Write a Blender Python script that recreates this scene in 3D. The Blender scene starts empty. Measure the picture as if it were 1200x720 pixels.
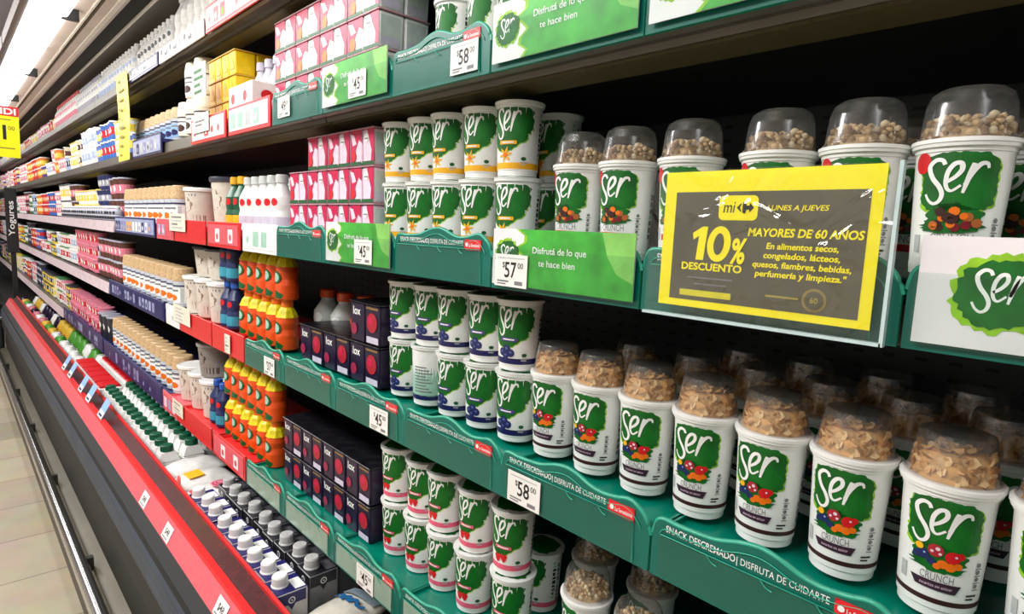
import bpy, bmesh, math, random
from mathutils import Vector, Matrix
from mathutils.geometry import tessellate_polygon
PI = math.pi
S = bpy.context.scene
COL = S.collection
EYE = 1.44                                                     # eye height above the floor

# ------------------------------------------------------------------ camera
cam = bpy.data.cameras.new('camera')
camo = bpy.data.objects.new('camera', cam); COL.objects.link(camo)
cam.sensor_width = 36; cam.lens = 705.7/1200*36; cam.clip_start = .03; cam.clip_end = 60
Rr = ((.72861223, -.68351549, .04394079), (-.05314643, -.12038034, -.99130421), (.68286139, .71994107, -.124037))
camo.matrix_world = Matrix(((Rr[0][0], -Rr[1][0], -Rr[2][0], 0), (Rr[0][1], -Rr[1][1], -Rr[2][1], 0),
                            (Rr[0][2], -Rr[1][2], -Rr[2][2], EYE), (0, 0, 0, 1)))
S.camera = camo
# ------------------------------------------------------------------ view, world, lights
S.view_settings.view_transform = 'Standard'; S.view_settings.look = 'None'
S.view_settings.gamma = 1; S.view_settings.use_curve_mapping = False
S.view_settings.exposure = 0.06
W = bpy.data.worlds.new('world'); S.world = W; W.use_nodes = True
W.node_tree.nodes['Background'].inputs[0].default_value = (.9, .95, 1, 1)
W.node_tree.nodes['Background'].inputs[1].default_value = .11
def area(loc, rot, sx, sy, power, col=(1, 1, 1)):
    l = bpy.data.lights.new('ceiling_or_fill_light', 'AREA'); l.shape = 'RECTANGLE'; l.size = sx; l.size_y = sy
    l.energy = power; l.color = col
    o = bpy.data.objects.new('ceiling_or_fill_light', l); o.location = loc; o.rotation_euler = rot; COL.objects.link(o)
area((-1.1, 2.4, 2.92), (0, 0, 0), .6, 4.4, 145, (1, .99, .97))
area((-1.3, -1.7, 2.92), (0, 0, 0), 1.2, 1.6, 24, (1, .99, .98))
area((-.9, 7.6, 2.92), (0, 0, 0), .5, 4.4, 75, (1, .99, .97))
area((-1.4, 6, 2.45), (PI, 0, 0), .6, 8, 60)                      # added fill aimed up to brighten the ceiling; no lamp hangs there
CANOPY_GLOW = 5.5

# ------------------------------------------------------------------ materials
def lin(h):
    if isinstance(h, str):
        c = [int(h[i:i+2], 16)/255 for i in (0, 2, 4)]
    else: c = h
    return tuple((x/12.92 if x <= .04045 else ((x+.055)/1.055)**2.4) for x in c) + (1,)
MATS = {}
def M(name, col=None, rough=.5, metal=0., var=.08, scale=60, bump=0., coat=0., emit=0.):
    if name in MATS: return MATS[name]
    m = bpy.data.materials.new(name); m.use_nodes = True; nt = m.node_tree; b = nt.nodes['Principled BSDF']
    c = lin(col)
    tc = nt.nodes.new('ShaderNodeTexCoord'); no = nt.nodes.new('ShaderNodeTexNoise'); no.inputs['Scale'].default_value = scale
    no.inputs['Detail'].default_value = 3
    nt.links.new(tc.outputs['Object'], no.inputs['Vector'])
    cr = nt.nodes.new('ShaderNodeValToRGB')
    cr.color_ramp.elements[0].position = .3; cr.color_ramp.elements[1].position = .7
    cr.color_ramp.elements[0].color = tuple(x*(1-var) for x in c[:3])+(1,)
    cr.color_ramp.elements[1].color = tuple(min(1, x*(1+var)) for x in c[:3])+(1,)
    nt.links.new(no.outputs['Fac'], cr.inputs['Fac']); nt.links.new(cr.outputs['Color'], b.inputs['Base Color'])
    b.inputs['Roughness'].default_value = rough; b.inputs['Metallic'].default_value = metal
    b.inputs['Coat Weight'].default_value = coat
    if bump:
        bp = nt.nodes.new('ShaderNodeBump'); bp.inputs['Strength'].default_value = bump; bp.inputs['Distance'].default_value = .003
        nt.links.new(no.outputs['Fac'], bp.inputs['Height']); nt.links.new(bp.outputs['Normal'], b.inputs['Normal'])
    if emit:
        b.inputs['Emission Color'].default_value = (1, 1, .99, 1); b.inputs['Emission Strength'].default_value = emit
    MATS[name] = m
    return m
def clear_mat(name, tint=(.9, .9, .9), rough=.08, ior=1.45, bump=0., bscale=40, gain=1.0, haze=0.):
    if name in MATS: return MATS[name]
    m = bpy.data.materials.new(name); m.use_nodes = True; nt = m.node_tree; nt.nodes.clear()
    o = nt.nodes.new('ShaderNodeOutputMaterial'); t = nt.nodes.new('ShaderNodeBsdfTransparent'); g = nt.nodes.new('ShaderNodeBsdfGlossy')
    t.inputs['Color'].default_value = tint+(1,); g.inputs['Roughness'].default_value = rough; g.inputs['Color'].default_value = (1, 1, 1, 1)
    lw = nt.nodes.new('ShaderNodeLayerWeight'); lw.inputs['Blend'].default_value = .5
    pw = nt.nodes.new('ShaderNodeMath'); pw.operation = 'POWER'; pw.inputs[1].default_value = 5; nt.links.new(lw.outputs['Facing'], pw.inputs[0])
    F0 = ((ior-1)/(ior+1))**2
    f = nt.nodes.new('ShaderNodeMath'); f.operation = 'MULTIPLY_ADD'; f.inputs[1].default_value = 1-F0; f.inputs[2].default_value = F0; nt.links.new(pw.outputs[0], f.inputs[0])
    mu = nt.nodes.new('ShaderNodeMath'); mu.operation = 'MULTIPLY'; mu.inputs[1].default_value = gain; mu.use_clamp = True
    mx = nt.nodes.new('ShaderNodeMixShader'); nt.links.new(f.outputs[0], mu.inputs[0]); nt.links.new(mu.outputs[0], mx.inputs[0])
    nt.links.new(t.outputs[0], mx.inputs[1]); nt.links.new(g.outputs[0], mx.inputs[2])
    last = mx
    if haze:
        d = nt.nodes.new('ShaderNodeBsdfDiffuse'); d.inputs['Color'].default_value = (.75, .78, .76, 1)
        m2 = nt.nodes.new('ShaderNodeMixShader'); m2.inputs[0].default_value = haze
        nt.links.new(mx.outputs[0], m2.inputs[1]); nt.links.new(d.outputs[0], m2.inputs[2]); last = m2
    nt.links.new(last.outputs[0], o.inputs[0])
    if bump:
        tc = nt.nodes.new('ShaderNodeTexCoord'); no = nt.nodes.new('ShaderNodeTexNoise'); no.inputs['Scale'].default_value = bscale
        no.inputs['Distortion'].default_value = 1.5
        bp = nt.nodes.new('ShaderNodeBump'); bp.inputs['Strength'].default_value = bump; bp.inputs['Distance'].default_value = .01
        nt.links.new(tc.outputs['Object'], no.inputs['Vector']); nt.links.new(no.outputs['Fac'], bp.inputs['Height'])
        nt.links.new(bp.outputs['Normal'], g.inputs['Normal'])
    MATS[name] = m
    return m
WHITE = M('white_plastic', 'F2F2EE', .32, var=.03)
PAPER = M('white_paper', 'EDE9E2', .6, var=.04)
FOIL = M('white_foil', 'E6E8E4', .25, var=.05)
GREEN = M('brand_green', '006414', .5, var=.3, scale=45)
LIME = M('lime_green', '8FC31F', .5, var=.2)
DGREEN = M('deep_green', '0A5A2A', .4)
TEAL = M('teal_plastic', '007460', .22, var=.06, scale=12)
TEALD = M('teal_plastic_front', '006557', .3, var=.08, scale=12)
TEALL = M('teal_edge_and_highlight', '2A9A7E', .25)  # lighter teal paints the highlight along the tray's top edge
RED = M('red_print', 'D8101C', .4)
REDP = M('red_plastic', 'D92A2C', .3)
PINKRAIL = M('pink_clear_rail', 'E2606A', .25, var=.1)
MAROON = M('dark_red_channel', '470A0E', .2, var=.4, scale=25)
BLACK = M('black_print', '121212', .5)
GREY = M('grey_print', '7A7A7C', .6)
LGREY = M('light_grey', 'B9BCBC', .5)
NAVY = M('navy_print', '1B1C55', .35)
YELLOW = M('yellow_print', 'F7B417', .45)
SIGNY = M('sign_yellow', 'FFF000', .4, var=.03)
SIGNG = M('sign_grey', '55513F', .55, var=.18, scale=18)
ORANGE = M('orange_print', 'F2740E', .4)
PINK = M('pink_band', 'E8607E', .4)
HOTPINK = M('hot_pink', 'CB104C', .35)
PALEPINK = M('pale_pink', 'EFD3E2', .4)
PURPLE = M('dark_purple', '221534', .3)
BROWN = M('brown_print', '3A1714', .45)
CREAM = M('cream', 'E9E0CB', .4)
BLUE = M('blue_print', '2459B5', .4)
SKY = M('sky_blue', '8FB6E8', .45)
BLUEBERRY = M('blueberry', '20295E', .4)
WOOD = M('beige_lid', 'C7A77B', .5, var=.25, scale=120)
LAV = M('lavender_grey', 'C9C3D2', .35)
MINT = M('mint_print', '9FC9B4', .5)
GREYGREEN = M('grey_green_sheen_and_print', 'A9BBAA', .45, var=.06)  # sheen colour for the lowest sleeves, also a print colour
FLAKE = M('corn_flake', 'DDA863', .6, var=.3, scale=90)
GRAN = M('granola', 'CFAE7C', .7, var=.4, scale=140)
METAL = M('shelf_steel', '6A655D', .42, metal=.5, var=.12, scale=8)
DMETAL = M('dark_steel', '3A3733', .4, metal=.4)
CHROME = M('chrome', 'D8D8D6', .16, metal=1)
CASEB = M('case_black', '17191A', .42, var=.25, scale=10)
BUMP = M('bumper_rubber', '0C0E10', .6, var=.2, scale=6)
BUMPL = M('bumper_ridge', '333B46', .5, var=.2, scale=6)
KICK = M('kick_plate_paint', '5E5848', .4, metal=.3, var=.15, scale=5)
CANB = M('canopy_beige', 'D3C2B6', .4, metal=.1, var=.1, scale=4)
CANH = M('canopy_trim_bright', 'F2E9DA', .3, metal=.1)
CLEAR = clear_mat('clear_dome', (.90, .90, .90), .14, 1.6, gain=1.7, haze=.05)
SLEEVE = clear_mat('clear_sleeve', (.93, .96, .95), .12, 1.45, bump=.25, bscale=5, gain=.45)
CRINKLE = clear_mat('crinkled_sleeve', (.98, .98, .98), .05, 1.45, bump=1.0, bscale=15, gain=1.1)
JARGLASS = M('jar_white', 'C6CAD0', .2, var=.05)

# ------------------------------------------------------------------ mesh builder
def catmull(pts, n=7):
    out = []
    P = [pts[0]] + list(pts) + [pts[-1]]
    for i in range(1, len(P)-2):
        p0, p1, p2, p3 = P[i-1:i+3]
        for k in range(n):
            t = k/n
            out.append(tuple(.5*((2*b)+(-a+c)*t+(2*a-5*b+4*c-d)*t*t+(-a+3*b-3*c+d)*t**3) for a, b, c, d in zip(p0, p1, p2, p3)))
    out.append(tuple(pts[-1])); return out
class MB:
    def __init__(s): s.v = []; s.f = []; s.m = []; s.sm = []; s.mats = []
    def mi(s, mat):
        if mat not in s.mats: s.mats.append(mat)
        return s.mats.index(mat)
    def add(s, vs, fs, mat, smooth=False):
        o = len(s.v); s.v += [tuple(v) for v in vs]; k = s.mi(mat)
        for f in fs: s.f.append(tuple(i+o for i in f)); s.m.append(k); s.sm.append(smooth)
    def loft(s, rings, mat, cap0=True, cap1=True, smooth=False, closed=True):
        n = len(rings[0]); vs = [p for r in rings for p in r]; fs = []
        for i in range(len(rings)-1):
            for j in range(n if closed else n-1):
                a, b = i*n+j, i*n+(j+1) % n
                fs.append((a, b, b+n, a+n))
        s.add(vs, fs, mat, smooth)
        if cap0: s.add(rings[0], [tuple(range(n))[::-1]], mat)
        if cap1: s.add(rings[-1], [tuple(range(n))], mat)
    def lathe(s, prof, mat, n=32, c=(0, 0), smooth=True, caps=(True, True), mats=None):
        ring = lambda r, z: [(c[0]+r*math.cos(2*PI*k/n), c[1]+r*math.sin(2*PI*k/n), z) for k in range(n)]
        for i in range(len(prof)-1):
            s.loft([ring(*prof[i]), ring(*prof[i+1])], mats[i] if mats else mat, False, False, smooth)
        if caps[0]: s.add(ring(*prof[0]), [tuple(range(n))[::-1]], mats[0] if mats else mat)
        if caps[1]: s.add(ring(*prof[-1]), [tuple(range(n))], mats[-1] if mats else mat)
    def rbox(s, x0, x1, y0, y1, z0, z1, mat, b=.002, seg=2, taper=0.):
        def ring(ins, z, tp=0.):
            r = max(b, 1e-4); X0, X1, Y0, Y1 = x0+ins+tp, x1-ins-tp, y0+ins+tp, y1-ins-tp
            r = max(b-ins*.5, 1e-4); p = []
            for cx, cy, a0 in ((X1-r, Y1-r, 0), (X0+r, Y1-r, 90), (X0+r, Y0+r, 180), (X1-r, Y0+r, 270)):
                for k in range(seg+1):
                    a = math.radians(a0+90*k/seg); p.append((cx+r*math.cos(a), cy+r*math.sin(a), z))
            return p
        bz = min(b, (z1-z0)*.3)*.7
        s.loft([ring(bz, z0, taper), ring(0, z0+bz, taper), ring(0, z1-bz), ring(bz, z1)], mat)
    def box(s, x0, x1, y0, y1, z0, z1, mat):
        v = [(x0, y0, z0), (x1, y0, z0), (x1, y1, z0), (x0, y1, z0), (x0, y0, z1), (x1, y0, z1), (x1, y1, z1), (x0, y1, z1)]
        s.add(v, [(3, 2, 1, 0), (4, 5, 6, 7), (0, 1, 5, 4), (1, 2, 6, 5), (2, 3, 7, 6), (3, 0, 4, 7)], mat)
    def prism_y(s, poly, y0, y1, mat):                          # (x,z) outline swept along y
        n = len(poly); vs = [(x, y0, z) for x, z in poly]+[(x, y1, z) for x, z in poly]
        s.add(vs, [(i, (i+1) % n, (i+1) % n+n, i+n) for i in range(n)], mat)
        for tri in tessellate_polygon([[Vector((x, z, 0)) for x, z in poly]]):
            s.add([vs[i] for i in tri], [(0, 1, 2)], mat); s.add([vs[i+n] for i in tri], [(2, 1, 0)], mat)
    def tube(s, pts, r, mat, n=8, smooth=True):
        pts = [Vector(p) for p in pts]; rings = []
        for i, p in enumerate(pts):
            d = (pts[min(i+1, len(pts)-1)]-pts[max(i-1, 0)]).normalized()
            u = d.cross(Vector((0, 0, 1)) if abs(d.z) < .9 else Vector((1, 0, 0))).normalized(); w = d.cross(u)
            rings.append([tuple(p+r*(math.cos(2*PI*k/n)*u+math.sin(2*PI*k/n)*w)) for k in range(n)])
        s.loft(rings, mat, smooth=smooth)
    def mesh(s, name):
        me = bpy.data.meshes.new(name); me.from_pydata(s.v, [], s.f)
        for m in s.mats: me.materials.append(m)
        me.polygons.foreach_set('material_index', s.m); me.polygons.foreach_set('use_smooth', s.sm)
        me.update(); return me
    def build(s, name, parent=None, loc=None):
        o = bpy.data.objects.new(name, s.mesh(name)); COL.objects.link(o)
        if parent: o.parent = parent
        if loc: o.location = loc
        return o
# ---- flat artwork (2-D shapes), laid on a plane or wrapped round a cup
FONTC = {}
def text_mesh(body, bold=0., shear=0.):
    k = (body, bold, shear)
    if k not in FONTC:
        cu = bpy.data.curves.new('lettering', 'FONT'); cu.body = body; cu.offset = bold; cu.shear = shear; cu.resolution_u = 3
        o = bpy.data.objects.new('lettering', cu); COL.objects.link(o)
        bpy.context.view_layer.update()
        me = bpy.data.meshes.new_from_object(o.evaluated_get(bpy.context.evaluated_depsgraph_get()))
        FONTC[k] = ([(v.co.x, v.co.y) for v in me.vertices], [tuple(p.vertices) for p in me.polygons])
        bpy.data.objects.remove(o); bpy.data.curves.remove(cu); bpy.data.meshes.remove(me)
    return FONTC[k]
class D2:
    def __init__(s): s.it = []
    def poly(s, pts, m, L=0):
        tr = tessellate_polygon([[Vector((p[0], p[1], 0)) for p in pts]])
        s.it.append((list(pts), [tuple(t) for t in tr], m, L)); return s
    def rect(s, x0, y0, x1, y1, m, L=0): return s.poly([(x0, y0), (x1, y0), (x1, y1), (x0, y1)], m, L)
    def rrect(s, x0, y0, x1, y1, r, m, L=0):
        p = []
        for cx, cy, a0 in ((x1-r, y1-r, 0), (x0+r, y1-r, 90), (x0+r, y0+r, 180), (x1-r, y0+r, 270)):
            for k in range(5): a = math.radians(a0+90*k/4); p.append((cx+r*math.cos(a), cy+r*math.sin(a)))
        return s.poly(p, m, L)
    def circ(s, x, y, r, m, L=0, n=12, sy=1.):
        return s.poly([(x+r*math.cos(2*PI*k/n), y+r*sy*math.sin(2*PI*k/n)) for k in range(n)], m, L)
    def stroke(s, pts, w, m, L=0, n=6):
        P = catmull(pts, n); vs = []; fs = []; N = len(P)
        for i, p in enumerate(P):
            a, b = P[max(i-1, 0)], P[min(i+1, N-1)]; dx, dy = b[0]-a[0], b[1]-a[1]; q = math.hypot(dx, dy) or 1
            t = i/(N-1); ww = w*(.55+.45*math.sin(PI*min(1, .15+t*.9)))*.5
            vs += [(p[0]-dy/q*ww, p[1]+dx/q*ww), (p[0]+dy/q*ww, p[1]-dx/q*ww)]
        fs = [(2*i, 2*i+1, 2*i+3, 2*i+2) for i in range(N-1)]
        s.it.append((vs, fs, m, L)); return s
    def text(s, body, x, y, h, m, L=0, align='l', bold=0., shear=0., width=None):
        v, f = text_mesh(body, bold, shear)
        if not v: return s
        x0 = min(p[0] for p in v); x1 = max(p[0] for p in v); k = h/.69; kx = k
        if width: kx = width/(x1-x0)
        off = {'l': -x0, 'c': -(x0+x1)/2, 'r': -x1}[align]
        s.it.append(([(x+(p[0]+off)*kx, y+p[1]*k) for p in v], f, m, L)); return s
    def lay(s, mb, fn, strip=None, flip=False):
        for vs, fs, m, L in s.it:
            if strip:
                bm = bmesh.new(); bv = [bm.verts.new((p[0], p[1], 0)) for p in vs]
                for f in fs:
                    try: bm.faces.new([bv[i] for i in f])
                    except ValueError: pass
                x0 = min(p[0] for p in vs); x1 = max(p[0] for p in vs); k = math.ceil(x0/strip)
                while k*strip < x1-1e-5:
                    bmesh.ops.bisect_plane(bm, geom=bm.verts[:]+bm.edges[:]+bm.faces[:], dist=1e-7, plane_co=(k*strip, 0, 0), plane_no=(1, 0, 0)); k += 1
                bm.verts.index_update(); vs = [(v.co.x, v.co.y) for v in bm.verts]; fs = [tuple(v.index for v in f.verts) for f in bm.faces]; bm.free()
            mb.add([fn(p[0], p[1], L) for p in vs], fs, m)
def front(x, y, z, step=.0003):                                 # plane facing the aisle; u runs to the viewer's right (-y)
    return lambda u, v, L: (x-step*(L+1), y-u, z+v)
def cupmap(rb, rt, h, phi0=PI):
    def fn(u, v, L):
        r = rb+(rt-rb)*v/h; rm = (rb+rt)/2; a = phi0+u/rm; q = r+.00035+.0003*L
        return (q*math.cos(a), q*math.sin(a), v)
    return fn
def ser(d, x, y, w, m, L, th=.085, sy=1.4):                             # the brush-script word: three strokes in a unit box
    q = lambda P: [(x+a*w, y+b*w*sy) for a, b in P]
    d.stroke(q([(.32, .80), (.27, .89), (.16, .90), (.06, .80), (.06, .68), (.13, .52), (.25, .36), (.31, .20), (.27, .06), (.17, .01), (.07, .08), (.0, .21)]), th*w, m, L)
    d.stroke(q([(.36, .44), (.50, .55), (.59, .69), (.57, .82), (.47, .81), (.38, .66), (.355, .45), (.39, .31), (.47, .27), (.60, .38)]), th*w*.95, m, L)
    d.stroke(q([(.77, .82), (.71, .55), (.64, .22)]), th*w, m, L); d.stroke(q([(.66, .38), (.76, .64), (.87, .80), (.97, .81), (1.0, .72)]), th*w*.95, m, L)
def blob(x0, y0, x1, y1, rnd, rough=.05, n=64, sq=3.2):         # ragged brush-splash outline
    cx, cy, a, b = (x0+x1)/2, (y0+y1)/2, (x1-x0)/2, (y1-y0)/2; P = []
    for k in range(n):
        t = 2*PI*k/n; c, s_ = math.cos(t), math.sin(t); r = (abs(c)**sq+abs(s_)**sq)**(-1/sq)*(1+rough*rnd.uniform(-1, 1))
        P.append((cx+a*r*c, cy+b*r*s_))
    return P

# ------------------------------------------------------------------ things
SEEN = {}
def empty(name, loc=(0, 0, 0), rz=0.):
    o = bpy.data.objects.new(name, None); COL.objects.link(o); o.empty_display_size = .03
    o.location = loc; o.rotation_euler = (0, 0, rz); return o
def tag(o, label, cat, group=None):
    o['label'] = label; o['category'] = cat
    if group: o['group'] = group
    elif 'group' in o: del o['group']
    SEEN[label] = SEEN.get(label, 0)+1
    return o
def structure(o): o['kind'] = 'structure'; return o
def copy_tree(o):
    c = o.copy(); COL.objects.link(c)
    for ch in o.children:
        d = ch.copy(); COL.objects.link(d); d.parent = c
        for g in ch.children:
            e = g.copy(); COL.objects.link(e); e.parent = d
    return c
PROTO = {}
def put(key, make, loc, label, cat, group=None, rz=0.):
    """first use builds the thing, later uses copy it with its parts"""
    if key not in PROTO: PROTO[key] = o = make()
    else: o = copy_tree(PROTO[key])
    o.location = loc; o.rotation_euler = (0, 0, rz)
    return tag(o, label, cat, group)
ORD = ['nearest', 'second', 'third', 'fourth', 'fifth', 'sixth', 'seventh', 'eighth', 'ninth', 'tenth', 'eleventh', 'twelfth', 'thirteenth', 'fourteenth',
       'fifteenth', 'sixteenth', 'seventeenth', 'eighteenth', 'nineteenth', 'twentieth', 'twenty-first', 'twenty-second', 'twenty-third', 'twenty-fourth',
       'twenty-fifth', 'twenty-sixth', 'twenty-seventh', 'twenty-eighth', 'twenty-ninth', 'thirtieth', 'thirty-first', 'thirty-second']
LV = {'Z': 1.974, 'A': 1.668, 'B': 1.356, 'C': 1.044, 'D': .697}        # lower edge of the trays on each shelf
FL = {k: v+.052 for k, v in LV.items()}; FL['D'] = .743; FL['W'] = .40    # what stands on each shelf stands at this height
SH = {'Z': 'top shelf', 'A': 'second shelf', 'B': 'middle shelf', 'C': 'fourth shelf', 'D': 'lowest shelf', 'W': 'bottom well'}
X0 = .60                                                       # front plane of the shelves
YN, YF = -1.2, 12.4                                             # near and far end of the display case

# ------------------------------------------------------------------ setting
def tile_mat():
    m = bpy.data.materials.new('floor_tiles'); m.use_nodes = True; nt = m.node_tree; b = nt.nodes['Principled BSDF']
    tc = nt.nodes.new('ShaderNodeTexCoord'); mp = nt.nodes.new('ShaderNodeMapping'); mp.inputs['Location'].default_value = (.07, .19, 0)
    br = nt.nodes.new('ShaderNodeTexBrick'); br.offset = 0; br.inputs['Scale'].default_value = 1; br.inputs['Brick Width'].default_value = .385
    br.inputs['Row Height'].default_value = .385; br.inputs['Mortar Size'].default_value = .0035
    br.inputs['Color1'].default_value = lin('A69A82'); br.inputs['Color2'].default_value = lin('8C816E'); br.inputs['Mortar'].default_value = lin('6E6454')
    no = nt.nodes.new('ShaderNodeTexNoise'); no.inputs['Scale'].default_value = 7; no.inputs['Detail'].default_value = 5
    mx = nt.nodes.new('ShaderNodeMix'); mx.data_type = 'RGBA'; mx.blend_type = 'SOFT_LIGHT'; mx.inputs[0].default_value = .35
    nt.links.new(tc.outputs['Object'], mp.inputs[0]); nt.links.new(mp.outputs[0], br.inputs[0]); nt.links.new(tc.outputs['Object'], no.inputs[0])
    nt.links.new(br.outputs[0], mx.inputs[6]); nt.links.new(no.outputs[1], mx.inputs[7]); nt.links.new(mx.outputs[2], b.inputs['Base Color'])
    b.inputs['Roughness'].default_value = .5
    return m
def slab(name, x0, x1, y0, y1, z0, z1, mat):
    b = MB(); b.box(x0, x1, y0, y1, z0, z1, mat); return structure(b.build(name))
slab('floor', -3.2, 1.5, -3, 13, -.1, 0, tile_mat())
slab('ceiling', -3.2, 1.5, -3, 13, 3.0, 3.1, M('ceiling_paint', 'CFC9D4', .7, scale=3))
slab('wall_left', -3.3, -3.2, -3, 13, 0, 3.0, M('left_wall_paint', 'CFCBC4', .7, scale=3))
slab('wall_far', -3.2, 1.5, 13, 13.1, 0, 3.0, M('far_wall_paint', 'D6CFC8', .7, scale=3))
slab('wall_right', 1.4, 1.5, -3, 13, 0, 3.0, M('right_wall_paint', '8A8A88', .7, scale=3))

# ------------------------------------------------------------------ the refrigerated case
def slot_mat():
    m = bpy.data.materials.new('perforated_back'); m.use_nodes = True; nt = m.node_tree; b = nt.nodes['Principled BSDF']
    tc = nt.nodes.new('ShaderNodeTexCoord'); mp = nt.nodes.new('ShaderNodeMapping'); mp.inputs['Rotation'].default_value = (0, PI/2, PI/2)
    se = nt.nodes.new('ShaderNodeSeparateXYZ'); nt.links.new(tc.outputs['Object'], se.inputs[0])
    def math_(op, a, bv=None):
        n = nt.nodes.new('ShaderNodeMath'); n.operation = op
        nt.links.new(a, n.inputs[0])
        if bv is not None:
            if isinstance(bv, (int, float)): n.inputs[1].default_value = bv
            else: nt.links.new(bv, n.inputs[1])
        return n.outputs[0]
    fy = math_('FRACT', math_('MULTIPLY', se.outputs[1], 22)); fz = math_('FRACT', math_('MULTIPLY', se.outputs[2], 38))
    hit = math_('MULTIPLY', math_('LESS_THAN', fy, .38), math_('LESS_THAN', fz, .22))
    mx = nt.nodes.new('ShaderNodeMix'); mx.data_type = 'RGBA'; nt.links.new(hit, mx.inputs[0])
    mx.inputs[6].default_value = lin('3A3D3E'); mx.inputs[7].default_value = lin('070707'); nt.links.new(mx.outputs[2], b.inputs['Base Color'])
    b.inputs['Roughness'].default_value = .5
    return m
case = tag(empty('refrigerated_display_case', (.8, 3.8, 0)), 'long black open refrigerated display case filling the right side of the aisle', 'refrigerator')
def cpart(name, fn):
    b = MB(); fn(b); o = b.build(name); o.parent = case; o.matrix_parent_inverse = case.matrix_world.inverted()
    o.matrix_parent_inverse = Matrix.Translation(-case.location); return o
e = EYE
cpart('back_panel', lambda b: b.box(1.13, 1.16, YN, YF, .36, 2.24, slot_mat()))
cpart('base', lambda b: (b.box(.43, 1.16, YN, YF, .02, .385, CASEB), b.box(.5, 1.13, YN, YF, .385, .398, M('well_floor', '2A2624', .5))))
cpart('bumper', lambda b: b.prism_y([(.40, e-.887), (.374, e-.910), (.369, e-.924), (.371, e-.970), (.365, e-1.012), (.361, e-1.085), (.375, e-1.09), (.43, e-1.09), (.43, e-.86)], YN, 7.35, BUMP))
cpart('bumper_ridge', lambda b: b.prism_y([(.368, e-.926), (.362, e-.935), (.364, e-.946), (.359, e-.958), (.361, e-.970), (.357, e-.985), (.361, e-1.008), (.372, e-1.008), (.372, e-.926)], YN, 7.35, BUMPL))
cpart('kick_plate', lambda b: b.box(.386, .43, YN, 7.35, e-1.32, e-1.09, M('kick_dark', '100F0D', .6, var=.2, scale=5)))
cpart('kick_ledge', lambda b: b.prism_y([(.386, e-1.295), (.340, e-1.308), (.338, e-1.33), (.43, e-1.33), (.43, e-1.295)], YN, 7.35, KICK))
cpart('plinth', lambda b: b.prism_y([(.38, e-1.33), (.335, e-1.34), (.303, e-1.42), (.301, e-1.44), (.44, e-1.44), (.44, e-1.33)], YN, 7.35, M('plinth', '48423A', .5)))
cpart('chrome_rail', lambda b: b.tube([(.299, YN, e-1.262), (.299, 7.1, e-1.262)], .024, CHROME, 16))
for k in range(8): cpart('rail_bracket', lambda b: b.box(.31, .345, k*.95-.3, k*.95-.275, e-1.315, e-1.262, DMETAL))
cpart('front_price_rail', lambda b: (b.prism_y([(.398, e-.886), (.424, e-.838), (.43, e-.84), (.406, e-.888)], YN, 7.35, PINKRAIL)))
cpart('red_edge', lambda b: (b.prism_y([(.424, e-.838), (.428, e-.831), (.444, e-.831), (.448, e-.845), (.43, e-.845)], YN, 7.35, REDP),
                             b.prism_y([(.483, e-.817), (.487, e-.811), (.4905, e-.815), (.4905, e-.86), (.484, e-.86)], YN, 7.35, REDP)))
cpart('rail_channel', lambda b: b.prism_y([(.446, e-.842), (.465, e-.834), (.484, e-.826), (.484, e-.87), (.446, e-.87)], YN, 7.35, MAROON))
zc = e+.78
def canopy(b):
    b.prism_y([(.609, zc), (.62, zc+.012), (1.16, zc-.04), (1.16, zc+.05), (.26, zc+.05), (.26, zc+.02), (.60, zc+.02)], YN, YF, M('canopy_inside', '6F6760', .45, scale=4))
    b.box(.545, .606, YN, YF, zc+.004, zc+.02, M('grille_black', '0B0B0B', .7))
cpart('canopy', canopy)
cpart('canopy_flange', lambda b: (b.box(.482, .515, YN, YF, zc-.006, zc+.02, CANB), b.box(.532, .545, YN, YF, zc-.005, zc+.02, CANB), b.box(.412, .458, YN, YF, zc-.006, zc+.02, CANB)))
cpart('canopy_trim', lambda b: (b.box(.515, .532, YN, YF, zc-.010, zc+.02, CANH), b.box(.458, .4665, YN, YF, zc-.010, zc+.02, CANH), b.box(.606, .611, YN, YF, zc-.009, zc+.004, CANH), b.box(.4665, .482, YN, YF, zc+.010, zc+.02, CASEB)))
cpart('end_panel', lambda b: (b.box(.40, 1.16, YF, YF+.04, 0, 2.25, CASEB)))
cpart('near_end_panel', lambda b: (b.box(.40, 1.16, YN-.04, YN, 0, 2.25, CASEB)))
def light():
    o = empty('canopy_light'); L_ = 2.44
    b = MB(); b.prism_y([(.248, zc-.030), (.2735, zc-.030), (.2735, zc+.0065), (.412, zc+.0065), (.412, zc+.0195), (.248, zc+.0195)], 0, L_, M('light_housing', '5D5149', .4, metal=.4)); b.build('housing', o)
    b = MB(); b.rbox(.274, .394, .01, L_-.01, zc-.042, zc+.006, M('lit_diffuser', 'FFFFFF', .4, emit=CANOPY_GLOW), .008); b.build('diffuser', o)
    b = MB(); b.box(.375, .43, .55, .575, zc-.048, zc-.006, CASEB); b.build('clip', o)
    b = MB(); b.box(.375, .43, 1.65, 1.675, zc-.048, zc-.006, CASEB); b.build('clip', o)
    return o
for k in range(5): put('light', light, (0, YN+.02+k*2.48, 0), ['white fluorescent light panel under the canopy at the near end', 'second glowing white light panel along the canopy',
    'third white light panel along the canopy, above the far yellow sign', 'fourth white light panel along the canopy', 'farthest white light panel at the end of the canopy'][k], 'light', 'fluorescent lights along the canopy')
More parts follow.
